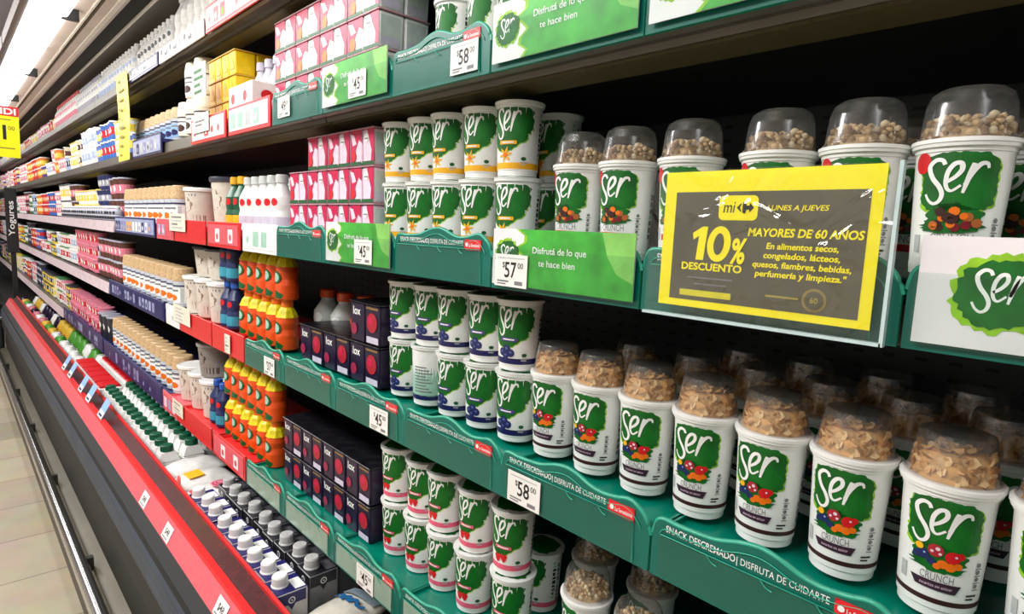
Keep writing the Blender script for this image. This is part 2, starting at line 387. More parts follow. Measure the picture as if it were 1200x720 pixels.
# shelves, in four modules per level
def shelf(level):
    zb = LV[level]; L_ = 2.49
    def make():
        o = empty('case_shelf')
        b = MB(); b.box(.665, 1.12, 0, L_, zb+.012, zb+.036, DMETAL); b.build('shelf_plate', o)
        b = MB(); b.prism_y([(.604, zb+.002), (.606, zb+.036), (.67, zb+.036), (.67, zb+.004), (.645, zb-.002), (.642, zb+.006), (.612, zb-.001)], 0, L_, METAL); b.build('front_profile', o)
        b = MB(); b.prism_y([(.655, zb-.004), (.70, zb-.010), (.72, zb+.002), (.72, zb+.012), (.655, zb+.012)], 0, L_, M('shelf_lip_olive', '6B6247', .4, metal=.4)); b.build('light_channel', o)
        for y in (.06, L_-.08):
            b = MB(); b.prism_y([(.74, zb+.0125), (1.12, zb+.0125), (1.12, zb-.05)], y, y+.004, DMETAL); b.build('bracket', o)
        return o
    for k in range(5):
        put('shelf'+level, make, (0, YN+.02+k*2.495, 0), 'dark steel case shelf, %s stretch of the %s' % (['nearest', 'second nearest', 'third nearest', 'fourth nearest', 'farthest'][k], SH[level]), 'shelf', 'shelves of the display case')
for lv in LV: shelf(lv)

# ------------------------------------------------------------------ shelf trays, cards, tags
TW = .2655
WAVE = [(0, .05), (.015, .066), (.05, .071), (.12, .070), (.2, .0705), (.3, .073), (.4, .081), (.48, .084), (.55, .081), (.64, .073), (.72, .0705), (.8, .073), (.87, .077), (.92, .073), (.97, .062), (1, .045)]
def wave_top(w): return catmull([(a*w, b) for a, b in WAVE], 4)
def tray(lettering=True, plain=None):
    def make():
        o = empty('shelf_tray'); w = TW-.003; fh = FL['C']-LV['C']-.012
        top = wave_top(w); poly = [(0, .0)]+top+[(w, .0)]
        b = MB(); n = len(poly)
        vs = [(0, -p[0], p[1]) for p in poly]+[(.006, -p[0], p[1]) for p in poly]
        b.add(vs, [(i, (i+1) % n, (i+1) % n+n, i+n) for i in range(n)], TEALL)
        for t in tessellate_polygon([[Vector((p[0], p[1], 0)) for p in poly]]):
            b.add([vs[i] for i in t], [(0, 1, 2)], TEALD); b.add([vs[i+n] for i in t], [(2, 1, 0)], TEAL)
        fp = b.build('front_panel', o)
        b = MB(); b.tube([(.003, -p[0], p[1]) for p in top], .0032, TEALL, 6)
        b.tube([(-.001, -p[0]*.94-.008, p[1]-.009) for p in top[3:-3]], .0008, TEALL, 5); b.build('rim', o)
        b = MB(); b.box(.006, .45, -w, 0, .0385, .045, TEAL)
        b.box(.006, .45, -.003, 0, .045, .0515, TEAL); b.box(.006, .45, -w, -w+.003, .045, .0515, TEAL); b.build('tray_base', o)
        if lettering:
            d = D2()
            d.text('SNACK DESCREMADO', .018, .0592, .0078, WHITE, 0, bold=.012, width=.084); d.text('|', .1035, .059, .0078, WHITE, 0)
            d.text('DISFRUTA DE CUIDARTE', .108, .0592, .0074, WHITE, 0, width=.088)
            b = MB(); d.lay(b, front(-.0002, 0, 0)); b.build('lettering', fp)
            d = D2(); d.rrect(0, 0, .040, .0165, .006, M('badge_red', 'E3202A', .35), 0); d.circ(.006, .0085, .0032, WHITE, 1)
            d.text('La Serenísima', .011, .0055, .0052, WHITE, 1, bold=.01, width=.026)
            b = MB(); b.box(-.0012, 0, -.2405, -.2005, .0525, .069, M('badge_edge', 'B5121C', .4)); d.lay(b, front(-.0012, -.2005, .0525)); b.build('logo_badge', o)
            b = MB(); b.box(-.0022, -.0016, -w+.022, -.010, .004, .0535, SLEEVE); sl = b.build('sleeve', o)
            b = MB(); b.tube([(-.002, -.012, .054), (-.002, -w+.024, .0545), (-.002, -w+.021, .004)], .0008, TEALL, 5)
            for y in (.07, .13, .185): b.tube(catmull([(-.002, -y, .054), (-.002, -y-.006, .048), (-.002, -y-.013, .046)], 4), .0009, TEALL, 5)
            b.build('sleeve_edge', sl)
            if plain:
                b = MB(); b.box(-.0014, -.0004, -w+.028, -.012, .005, .0525, plain); b.build('sleeve_sheen_sheet', o)  # pale sheet paints the bright aisle reflected in the clear sleeve
        return o
    return make
def splash(d, x, y, w, L=0, seed=3):
    r = random.Random(seed); d.poly(blob(x-w*.06, y-w*.06, x+w*1.06, y+w*.98, r, .10, 48, 2.2), LIME, L)
    d.poly(blob(x, y, x+w, y+w*.9, r, .07, 48, 2.2), GREEN, L+1); ser(d, x+w*.2, y+w*.2, w*.6, WHITE, L+2, .09, 1.05)
CARDG = M('card_green', '3FA535', .4, var=.35, scale=22)
CARDW = M('card_white', 'EFE8EA', .4, var=.05, scale=20)
def promo(kind):
    def make():
        o = empty('promo_card'); w, h = .250, .088 if kind == 'white' else .080
        b = MB(); b.box(0, .0012, -w, 0, 0, h, CARDW); d = D2(); r = random.Random(5)
        if kind == 'green':
            P = [(.066, 0)]+[(.060+.010*math.sin(k*1.9)+r.uniform(0, .006), h*k/9) for k in range(10)]+[(w, h), (w, 0)]
            d.poly([(p[0]-.006 if 0 < i < 11 else p[0]-.008 if i == 0 else p[0], p[1]) for i, p in enumerate(P)], LIME, 0); d.poly(P, CARDG, 1)
            d.text('Disfrutá de lo que', .082, .048, .0085, WHITE, 3, bold=.01, width=.095); d.text('te hace bien', .094, .031, .0085, WHITE, 3, bold=.01, width=.065)
            splash(d, .008, .022, .045, 0)
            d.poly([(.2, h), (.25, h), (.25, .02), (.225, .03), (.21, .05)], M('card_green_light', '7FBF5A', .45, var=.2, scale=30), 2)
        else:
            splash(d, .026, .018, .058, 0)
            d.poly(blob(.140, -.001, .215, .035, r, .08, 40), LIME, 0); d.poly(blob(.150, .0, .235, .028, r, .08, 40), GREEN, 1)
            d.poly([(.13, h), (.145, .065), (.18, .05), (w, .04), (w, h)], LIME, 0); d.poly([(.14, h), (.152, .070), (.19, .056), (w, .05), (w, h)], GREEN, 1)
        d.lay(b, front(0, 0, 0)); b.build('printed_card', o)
        b = MB(); b.box(-.0018, -.0013, -w-.002, .002, -.002, h*.66, SLEEVE); b.build('sleeve', o)
        return o
    return make
def price_tag(txt):
    def make():
        o = empty('price_tag'); b = MB(); b.box(0, .0008, -.066, 0, 0, .046, PAPER); d = D2()
        d.text('$', .016, .027, .008, BLACK, 0); d.text(txt, .033, .0135, .0215, BLACK, 0, 'c', bold=.012, width=.024); d.text('00', .0475, .027, .008, BLACK, 0)
        d.rect(.006, .0065, .030, .0088, GREY, 0); d.rect(.006, .003, .024, .0048, GREY, 0); d.rect(.042, .0035, .058, .009, GREY, 0); d.rect(.006, .04, .06, .0415, LGREY, 0)
        d.lay(b, front(0, 0, 0)); b.build('printed_slip', o); return o
    return make
TRN = 'green shelf trays'
def trays(level, edges, desc, plain=None):
    for i, (y, kind, lab) in enumerate(zip(edges, desc[0], desc[1])):
        put('tray_%s%s' % (kind == 't', plain is not None), tray(kind == 't', plain), (X0-.007, y, LV[level]), lab, 'tray', TRN)
        if kind in 'gw':
            put('promo'+kind, promo('green' if kind == 'g' else 'white'), (X0-.013, y-.008, LV[level]+.008), desc[2][i], 'card', 'printed cards clipped to the trays')
g0 = 'teal tray with a white-lettered wavy front '
trays('A', [.69-.265*2, .69-.265, .69, .961, 1.226, 1.491][::1][2:] if False else [.426, .691, .958, 1.224, 1.491], ('ggtgt', [
    'teal tray behind the green card at the top right corner', 'teal tray behind the glare-streaked green card on the second shelf from the top',
    g0+'holding the 58 price tag under the second shelf', 'teal tray holding the pale green card with the 45 tag, second shelf', g0+'below the far end of the pink pot packs'],
    ['white-and-green brush-splash card cut off by the top edge of the view', 'green card with a bright glare streak and white slogan on the second shelf', None, 'pale green card with a 45 price tag on the second shelf', None]))
trays('B', [.14, .406, .672, .938, 1.204, 1.47], ('wttgtg'.replace('w', 'w').replace('tt', 'tg', 1).replace('tgg', 'tgt') if False else 'wtgtgt', [
    'teal tray under the white splash card at the right edge', 'teal tray behind the yellow ten percent sign', 'teal tray behind the green slogan card with the 57 tag',
    g0+'below the yellow-banded cups', 'teal tray behind the green card with the 45 tag below the pink packs', g0+'below the left end of the pink packs'],
    ['white card with a round green splash emblem beside the yellow sign', None, 'green slogan card with a white emblem end and 57 price tag', None, 'green card with a 45 price tag on the middle shelf', None]))
trays('C', [.102, .367, .633, .895, 1.158, 1.423, 1.690], ('ttttttt', [
    g0+'at the bottom right corner under the flake cups', g0+'below the middle flake cups', g0+'holding the large 58 price tag',
    g0+'in front of the navy-banded cups', g0+'holding the 45 tag below the dark purple packs', g0+'without a tag in front of the purple packs', g0+'and narrow tag, fourth shelf'], None))
trays('D', [.367, .633, .895, 1.160, 1.425, 1.690], ('tttttt', [
    g0+'on the lowest shelf under the granola cups', g0+'at the bottom edge of the view, lowest shelf', g0+'below the strawberry cups, lowest shelf',
    g0+'with painted pale sheen and a tag, lowest shelf', g0+'and painted pale sheen, second from the red tray', g0+'and painted pale sheen, beside the red tray'], None), GREYGREEN)
PT = 'price tags on the shelf fronts'
for lv, y, dz, txt, lab in (('A', .785, .008, '58', 'white 58 price tag on the tray of the second shelf from the top'), ('A', 1.10, .012, '45', 'white 45 price tag on the pale green card of the second shelf'),
        ('A', 1.45, .012, '49', 'small white price tag on the tray left of the pale green card'),
        ('B', .655, .006, '57', 'white 57 price tag at the left end of the green slogan card'), ('B', 1.07, .010, '45', 'white 45 price tag on the green card of the middle shelf'),
        ('C', .614, .003, '58', 'large white 58 price tag on a teal tray below the flake cups'), ('C', 1.012, .004, '45', 'white 45 price tag on the tray below the dark purple packs'),
        ('C', 1.545, .004, '37', 'narrow white price tag on the tray below the orange bottles'), ('D', 1.055, .004, '45', 'faded price tag on the lowest shelf beside a painted pale sheen')):
    put('tag'+txt, price_tag(txt), (X0-.0162 if lv in 'AB' and txt in ('45', '57') else X0-.0105, y, LV[lv]+dz), lab, 'price tag', PT)

# ------------------------------------------------------------------ the yellow sign
sg = tag(empty('discount_sign', (X0-.0235, .372, e-.071)), 'yellow-bordered dark discount sign reading 10% in a clear holder', 'sign')
b = MB(); sw, sh_ = .2115, .1415; b.box(0, .001, -sw, 0, 0, sh_, SIGNY); d = D2()
d.rect(.0135, .0075, .2015, .1205, SIGNG, 0); Y_ = SIGNY
d.rrect(.0635, .092, .104, .1165, .005, Y_, 1); d.text('mi', .0685, .0995, .0115, BLACK, 2, shear=.15, bold=.0, width=.0125)
d.poly([(.0825, .1045), (.0865, .1085), (.0875, .1085), (.0855, .1045), (.0875, .1005), (.0865, .1005)], BLACK, 2)
d.poly([(.0885, .1095), (.0915, .1105), (.0925, .1065), (.0955, .1065), (.0955, .1095), (.1, .1045), (.0955, .0995), (.0955, .1025), (.0925, .1025), (.0915, .0985), (.0885, .0995)], BLACK, 2)
d.text('LUNES A JUEVES', .113, .102, .0048, Y_, 1, bold=.015, shear=.2, width=.056)
d.text('MAYORES DE 60 AÑOS', .096, .0772, .0075, Y_, 1, bold=.03, shear=.15, width=.104)
for i, (t, w_) in enumerate((('En alimentos secos,', .065), ('congelados, lácteos,', .069), ('quesos, fiambres, bebidas,', .089), ('perfumería y limpieza."', .083))):
    d.text(t, .148, .0655-.0089*i, .0056, Y_, 1, 'c', bold=.028, shear=.12, width=w_)
d.poly([(.034+a*.019+c*.003, .0505+c*.0345) for a, c in ((.0, .80), (.55, 1.0), (.86, 1.0), (.86, .0), (.40, .0), (.40, .72), (.10, .60))], Y_, 1)
ring = [(.0665+.0128*math.cos(t)+.0012*math.sin(t), .0677+.0182*math.sin(t)) for t in [2*PI*k/28 for k in range(28)]]; hole = [(.0665+.0055*math.cos(t)+.0008*math.sin(t), .0677+.0110*math.sin(t)) for t in [2*PI*k/28 for k in range(28)]]
d.poly(ring, Y_, 1); d.poly(hole, SIGNG, 2); d.text('%', .0800, .050, .0235, Y_, 3, bold=.03, shear=.15, width=.0165)
d.text('DESCUENTO', .026, .0400, .0072, Y_, 1, bold=.03, width=.067)
d.rect(.034, .031, .084, .0325, GREY, 1); d.rect(.042, .0245, .078, .026, GREY, 1); d.rect(.026, .012, .084, .0185, M('sign_bar', 'D8D02A', .4), 1)
d.rect(.119, .0195, .150, .0215, M('sign_dull', 'A89A4A', .5), 1); d.circ(.164, .0205, .011, M('sign_emblem', '8C7B42', .5), 1, 24); d.circ(.164, .0205, .0085, SIGNG, 2, 20)
d.text('60', .164, .0180, .005, M('sign_dull'), 3, 'c', bold=.02)
d.lay(b, front(0, 0, 0)); b.build('printed_sign', sg)
b = MB(); b.box(-.0030, -.0022, -.222, .016, -.010, .1425, CRINKLE); b.build('sleeve', sg)
b = MB(); b.box(-.0036, .0035, -.222, .018, -.0125, -.0095, M('holder_edge', 'BFD3D2', .2)); b.box(-.0036, .0035, -.2235, -.2205, -.0125, .143, M('holder_edge')); b.build('holder_edge', sg)

# ------------------------------------------------------------------ cups
def fruit(d, kind, x, y, s, L):
    if kind == 'vanilla':
        for k in range(6): a = k*PI/3+.2; d.poly([(x, y), (x+s*.5*math.cos(a-.35), y+s*.5*math.sin(a-.35)), (x+s*math.cos(a), y+s*math.sin(a)), (x+s*.5*math.cos(a+.35), y+s*.5*math.sin(a+.35))], YELLOW, L)
        d.circ(x, y, s*.28, ORANGE, L+1)
    elif kind == 'strawberry':
        for dx, dy in ((-.45, -.1), (.45, .0)):
            d.poly([(x+dx*s+a*s*.55, y+dy*s+b_*s*.65) for a, b_ in ((-.9, .35), (-.5, .9), (.5, .9), (.9, .35), (.55, -.5), (0, -1), (-.55, -.5))], RED, L)
            d.poly([(x+dx*s-.3*s, y+dy*s+.62*s), (x+dx*s, y+dy*s+.4*s), (x+dx*s+.3*s, y+dy*s+.62*s), (x+dx*s, y+dy*s+.8*s)], GREEN, L+1)
    else:
        for dx, dy, r in ((-.6, -.2, .5), (.05, .2, .55), (.6, -.25, .5), (-.1, -.6, .45)): d.circ(x+dx*s, y+dy*s, r*s, BLUEBERRY, L); d.circ(x+dx*s, y+dy*s+.1*s, r*s*.35, M('blueberry_bloom', '5966A5', .5), L+1, 6)
def nutrition(d, x, y0, y1, L, seed, w=.008):
    r = random.Random(seed); y = y0
    while y < y1:
        h = r.uniform(.003, .008); d.rect(x, y, x+w*r.uniform(.6, 1), y+h, r.choice([GREY, GREY, BLACK, MINT]), L); y += h+.0025
def plain_cup(kind, flip=False):
    band = {'vanilla': YELLOW, 'strawberry': PINK, 'blueberry': NAVY}[kind]
    def make():
        o = empty('yogurt_cup'); h, rb, rt = .1175, .0318, .0376; b = MB()
        b.lathe([(rb-.003, .0), (rb, .002), (rb+.0002, .010), (rb+.0012, .0105), (rb+(rt-rb)*.9, h-.011), (rt-.001, h-.010), (rt-.001, h-.007), (rt+.0025, h-.006), (rt+.003, h-.0015)], WHITE, 36, caps=(True, False))
        f = cupmap(rb+.0008, rt-.0012, h-.010); d = D2(); r = random.Random(11)
        if flip:
            d.rect(-.045, .020, .045, .088, MINT, 0); d.rect(-.06, .088, .06, .105, GREEN, 0)
            for k in range(9): d.rect(-.02, .028+k*.006, .018-.006*(k % 3), .0305+k*.006, GREY, 1)
        else:
            P = [(-.040, .106), (-.010, .1065), (.020, .106), (.034, .101), (.030, .094), (.033, .084), (.029, .072), (.024, .066), (.022, .058), (.012, .052), (.004, .046), (-.006, .040), (-.022, .040), (-.034, .046), (-.040, .058), (-.037, .075), (-.042, .090)]
            P = [(a+r.uniform(-.0012, .0012), min(.1066, c+r.uniform(-.001, .001))) for a, c in catmull(P+[P[0]], 4)[:-1]]
            d.poly([(a*1.06+.0008, c-.0015 if c < .1 else c) for a, c in P], LIME, 0); d.poly(P, GREEN, 1); ser(d, -.0305, .058, .041, WHITE, 2, .095, 1.25)
            d.rrect(-.024, .0500, .006, .0558, .001, band if kind != 'blueberry' else M('violet_bar', '5B3B8C', .5), 3); d.rect(-.019, .0518, .001, .0540, WHITE, 4)
            fruit(d, kind, -.013, .034, .0135, 2)
            d.circ(.018, .028, .0045, DGREEN, 2, 8, .7); d.rect(.013, .0215, .026, .0232, LGREY, 1); d.rect(.013, .0185, .022, .0200, LGREY, 1)
            nutrition(d, .047, .028, .098, 1, 4); nutrition(d, .058, .022, .090, 1, 9); d.rect(-.066, .03, -.052, .09, LGREY, 1)
        L_ = 2*PI*(rb+.003)/2; d.rect(-.113, .0125, .113, .0220, band, 0); f2 = cupmap(rb+.0008, rt-.0012, h-.010)
        d.lay(b, f2, strip=.004); b.build('cup', o)
        b = MB(); b.lathe([(rt+.0032, h-.0018), (rt+.0036, h-.0008), (rt+.003, h), (rt-.004, h-.0004), (.0, h-.0006)], FOIL, 36, caps=(False, False))
        d = D2(); d.poly(blob(-.03, -.028, .03, .03, r, .08, 30), GREEN if kind != 'vanilla' else GREEN, 0)
        d.lay(b, lambda u, v, L: (v, -u, h+.0003)); b.build('foil_lid', o)
        return o
    return make
def cereal_cup(kind):
    def make():
        o = empty('cereal_yogurt_cup'); h, rb, rt = .132, .0312, .0388; b = MB(); r = random.Random(21)
        b.lathe([(rb-.003, 0), (rb-.0004, .0015), (rb, .010), (rb+.0014, .0105), (rt-.0012, h-.0125), (rt-.0002, h-.012), (rt-.0002, h-.009), (rt+.0022, h-.008), (rt+.0026, h-.005), (rt+.0035, h-.0045), (rt+.0035, h-.001), (rt-.002, h), (.02, h-.001)], WHITE, 40, caps=(True, True))
        d = D2(); f = cupmap(rb+.0008, rt-.0010, h-.0125); top = h-.0145
        d.poly(blob(-.0300, .066, .0305, top, r, .05, 70, 5), LIME, 0); d.poly(blob(-.0285, .068, .0290, top+.0005, r, .045, 70, 5), GREEN, 1); d.poly(blob(-.022, .050, .021, .075, r, .12, 40, 2.5), GREEN, 1)
        ser(d, -.0235, .0735, .043, WHITE, 3, .092, 1.0)
        if kind == 'flakes':
            PG = M('pomegranate', 'B02030', .4)
            for x, y, q, m in ((-.0125, .0625, .0050, BLUEBERRY), (-.0155, .0690, .0034, YELLOW), (-.0175, .0605, .0034, BLUEBERRY), (-.003, .0690, .0062, PG), (.010, .0655, .0060, RED), (.015, .0680, .0036, RED), (.003, .0575, .0042, ORANGE), (.009, .0560, .0042, ORANGE), (.0145, .0580, .0034, ORANGE), (-.0055, .0580, .0036, BLUEBERRY), (-.001, .0545, .0030, ORANGE), (-.0015, .0712, .0018, PALEPINK), (-.0055, .0680, .0013, PALEPINK), (.0005, .0668, .0013, PALEPINK), (.012, .0670, .0011, PALEPINK), (-.011, .064, .0010, SKY)): d.circ(x, y, q, m, 4+(0 if q > .0045 else 1 if q > .003 else 2), 12)
            d.poly(blob(-.021, .048, .019, .057, r, .25, 30), GREEN, 2)
            d.text('CRUNCH', 0, .0395, .0075, GREY, 5, 'c', width=.026)
            d.poly([(-.022, .0385), (.020, .0385), (.016, .0295), (-.017, .0305)], M('plum_ribbon', '3A1F33', .45), 2); d.text('zucaritas sin azúcar', 0, .0330, .0028, PALEPINK, 3, 'c', width=.026)
            band = BROWN
        else:
            d.circ(-.029, top-.007, .008, RED, 2, 14, 1.2)
            for k in range(18): d.circ(r.uniform(-.018, .018), r.uniform(.052, .068), r.uniform(.0026, .0048), r.choice([BROWN, BROWN, M('cherry', '7A1420', .4), ORANGE, M('almond', 'B5622A', .5)]), 3+k % 4, 9)
            d.poly(blob(-.026, .048, .022, .059, r, .2, 30), GREEN, 2)
            d.text('CRUNCH', 0, .039, .0085, GREY, 5, 'c', width=.032); d.poly([(-.021, .0375), (.019, .0365), (.019, .0285), (-.021, .030)], RED, 2)
            band = WHITE
        d.rect(-.10, .0165, .10, .0215, band, 0)
        for k, y in enumerate((.060, .053, .046, .039)): d.circ(.034, y, .0024, GREY, 1, 8); d.rect(.031, y-.0042, .038, y-.0032, GREY, 1)
        d.rect(.026, .0285, .037, .0305, BLACK, 1); d.rect(.026, .0250, .034, .0268, BLACK, 1); d.rect(-.034, .030, -.027, .046, LGREY, 1)
        nutrition(d, .055, .03, .10, 1, 5)
        d.lay(b, f, strip=.004); b.build('cup', o)
        b = MB(); z0 = h-.001
        P = [(.0392, z0), (.0392, z0+.003), (.0372, z0+.0035), (.0365, z0+.006), (.0305, z0+.0425), (.0295, z0+.0440), (.0280, z0+.0445), (0.0005, z0+.0446)] if kind == 'flakes' else \
            [(.0392, z0), (.0392, z0+.003), (.0372, z0+.0035), (.0365, z0+.012), (.0345, z0+.032), (.031, z0+.042), (.025, z0+.0465), (.0005, z0+.048)]
        b.lathe(P, CLEAR, 36, caps=(False, False)); dome = b.build('dome_lid', o)
        b = MB(); z1 = z0+.001
        if kind == 'flakes':
            b.lathe([(.0325, z1), (.0300, z1+.018), (.022, z1+.023), (0.001, z1+.024)], FLAKE, 16, caps=(True, False))
            for k in range(95):
                a = r.uniform(0, 2*PI); zz = z1+r.uniform(.004, .024); rad = .0350-.155*(zz-z1)-r.uniform(0, .0022); up = r.uniform(1.3, 1.85)
                if k > 68: rad = r.uniform(0, .024); zz = z1+.0245+r.uniform(-.001, .003); up = r.uniform(-.45, .45)
                q = r.uniform(.0055, .0088); rot = Matrix.Rotation(a, 3, 'Z') @ Matrix.Rotation(up, 3, 'Y') @ Matrix.Rotation(r.uniform(0, 6), 3, 'Z')
                pts = []
                for j in range(7): t = 2*PI*j/7; qq = q*r.uniform(.8, 1.1); pts.append(Vector((qq*math.cos(t), qq*.8*math.sin(t), .002*math.cos(2*t))))
                c = Vector((rad*math.cos(a), rad*math.sin(a), zz)); V = [tuple(rot @ p+c) for p in pts]+[tuple(rot @ Vector((0, 0, -.0015))+c)]
                b.add(V, [(j, (j+1) % 7, 7) for j in range(7)], r.choice([FLAKE, FLAKE, M('flake_pale', 'EDC78C', .6), M('flake_toasted', 'B8823F', .6)]))
        else:
            b.lathe([(.030, z1), (.027, z1+.007), (.018, z1+.012), (.001, z1+.014)], GRAN, 16, caps=(True, False))
            for k in range(170):
                a = r.uniform(0, 2*PI); rad = r.uniform(.010, .0325) if k % 3 else r.uniform(.027, .033); zz = z1+r.uniform(.003, .019)+(.004 if rad < .024 else 0)
                q = r.uniform(.0026, .0050); c = (rad*math.cos(a), rad*math.sin(a), zz); n = 6; rings = []
                for t in (-.9, -.3, .4, .95): rings.append([(c[0]+q*math.sqrt(1-t*t)*math.cos(2*PI*j/n)*r.uniform(.75, 1.1), c[1]+q*math.sqrt(1-t*t)*math.sin(2*PI*j/n)*r.uniform(.75, 1.1), c[2]+q*t*.8) for j in range(n)])
                b.loft(rings, r.choice([GRAN, GRAN, M('granola_pale', 'E6D2AA', .7), M('granola_toasted', '94703F', .7)]), smooth=True)
        c_ = b.build('cereal', dome); c_['kind'] = 'stuff'
        return o
    return make
XC = .69
# middle shelf: granola cups, then yellow-banded cups two high
GG = 'granola-topped yogurt cups'
gl = ['large granola-topped yogurt cup just right of the yellow sign', 'granola-topped cup rising behind the right end of the yellow sign', 'granola-topped cup rising behind the middle of the yellow sign',
      'granola-topped cup behind the left end of the yellow sign', 'granola-topped cup left of the yellow sign, in front of the yellow-banded cups', 'granola-topped cup, farthest left of its row, half hidden', 'granola-topped cup cut off by the right edge of the view, middle shelf']
for y, l in zip((.131, .216, .303, .412, .507, .592, .046), gl):
    put('granola', cereal_cup('granola'), (XC, y, FL['B']), l, 'yogurt cup', GG, rz=.12)
for y, l in zip((.10, .195, .0), ('granola-topped cup in the shade behind the large one beside the sign', 'granola-topped cup in the shade behind the right end of the sign', 'granola-topped cup in the shade at the right edge, middle shelf')):
    put('granola', None, (XC+.115, y, FL['B']), l, 'yogurt cup', GG)
def two_high(kind, level, ys, x, noun, grp, base, flip=None):
    for i, y in enumerate(ys):
        for k in range(2):
            kk = 'plain_'+kind; mk = plain_cup(kind); kw = ''
            if flip == (i, k): kk += '_turned'; mk = plain_cup(kind, True); kw = 'with pale panel '
            put(kk, mk, (x, y+(.004*(-1)**i if k else 0), FL[level]+k*.1185), '%s %s yogurt cup %sof the %s stack from the right, %s' % (['lower', 'upper'][k], noun, kw, ORD[i] if i else 'first', base), 'yogurt cup', grp, rz=.48+.09*math.sin(i*2.3+k))
two_high('vanilla', 'B', (.725, .818, .902, .985, 1.068), XC, 'yellow-banded', 'yellow-banded yogurt cups', 'middle shelf')
for k in range(2): put('plain_vanilla', None, (XC+.115, .745, FL['B']+k*.1185), 'yellow-banded yogurt cup in the shade behind the front stack, %s of two' % ['lower', 'upper'][k], 'yogurt cup', 'yellow-banded yogurt cups')
two_high('blueberry', 'C', (.703, .787, .870, .953, 1.036), XC, 'navy-banded', 'navy-banded yogurt cups', 'fourth shelf', flip=(3, 0))
two_high('strawberry', 'D', (.695, .797, .885, .966, 1.052), XC, 'pink-banded', 'pink-banded strawberry yogurt cups', 'lowest shelf')
FG = 'flake-topped yogurt cups'
for i, y in enumerate((.022, .1075, .193, .278, .363, .448, .533, .618)):
    put('flakes', cereal_cup('flakes'), (XC, y, FL['C']), 'white flake-topped yogurt cup, %s from the right in the front row' % (['first'] + ORD[1:])[i], 'yogurt cup', FG, rz=.08*math.sin(i*1.7)+.03+.02*i)
for i, y in enumerate((.085, .172, .262, .352, .45, .56)):
    put('flakes', None, (XC+.125, y, FL['C']), 'flake-topped yogurt cup in the shade, %s from the right in the second row' % (['first'] + ORD[1:])[i], 'yogurt cup', FG, rz=.1*math.sin(i))
for i, y in enumerate((.13, .23, .33, .43)):
    put('flakes', None, (XC+.235, y, FL['C']), 'flake-topped yogurt cup deep in the shelf, %s from the right in the third row' % (['first'] + ORD[1:])[i], 'yogurt cup', FG)
for x, y, l in ((.72, .556, 'granola-topped cup on the lowest shelf beside the strawberry cups'), (.70, .445, 'granola-topped cup at the bottom edge, lowest shelf, nearest'), (.70, .35, 'granola-topped cup at the bottom edge, lowest shelf, right of another'),
                (.82, .62, 'dark granola-topped cup behind the front one on the lowest shelf'), (.82, .50, 'granola-topped cup in the second row of the lowest shelf, nearest the edge')):
    put('granola', None, (x, y, FL['D']), l, 'yogurt cup', GG, rz=-.35)
for k, y in enumerate((.72, .82)): put('plain_strawberry', None, (XC+.10, y, FL['D']), 'pink-banded yogurt cup in the shade of the lowest shelf, %s' % ['behind the first stack', 'behind the second stack'][k], 'yogurt cup', 'pink-banded strawberry yogurt cups')
for i, (y, k) in enumerate(((.70, 0), (.80, 0), (.90, 0), (.70, 1), (.80, 1))):
    if i < 3: put('plain_vanilla', None, (XC, y-.16, FL['A']), 'green and white yogurt cup behind the glare-streaked card, %s from the right' % (['first']+ORD[1:])[i], 'yogurt cup', 'cups on the second shelf')
for i, y in enumerate((.815, .905)):
    for k in range(2): put('plain_strawberry', None, (XC, y, FL['A']+k*.1185), 'cup behind the 58 tag of the second shelf, %s of the %s stack' % (['lower', 'upper'][k], ['right', 'left'][i]), 'yogurt cup', 'cups on the second shelf')
for i, y in enumerate((.54, .64, .74)):
    put('plain_vanilla', None, (XC, y, FL['A']+.1185), 'green and white yogurt cup stacked above the glare-streaked card, %s from the right' % (['first']+ORD[1:])[i], 'yogurt cup', 'cups on the second shelf') if i < 0 else None

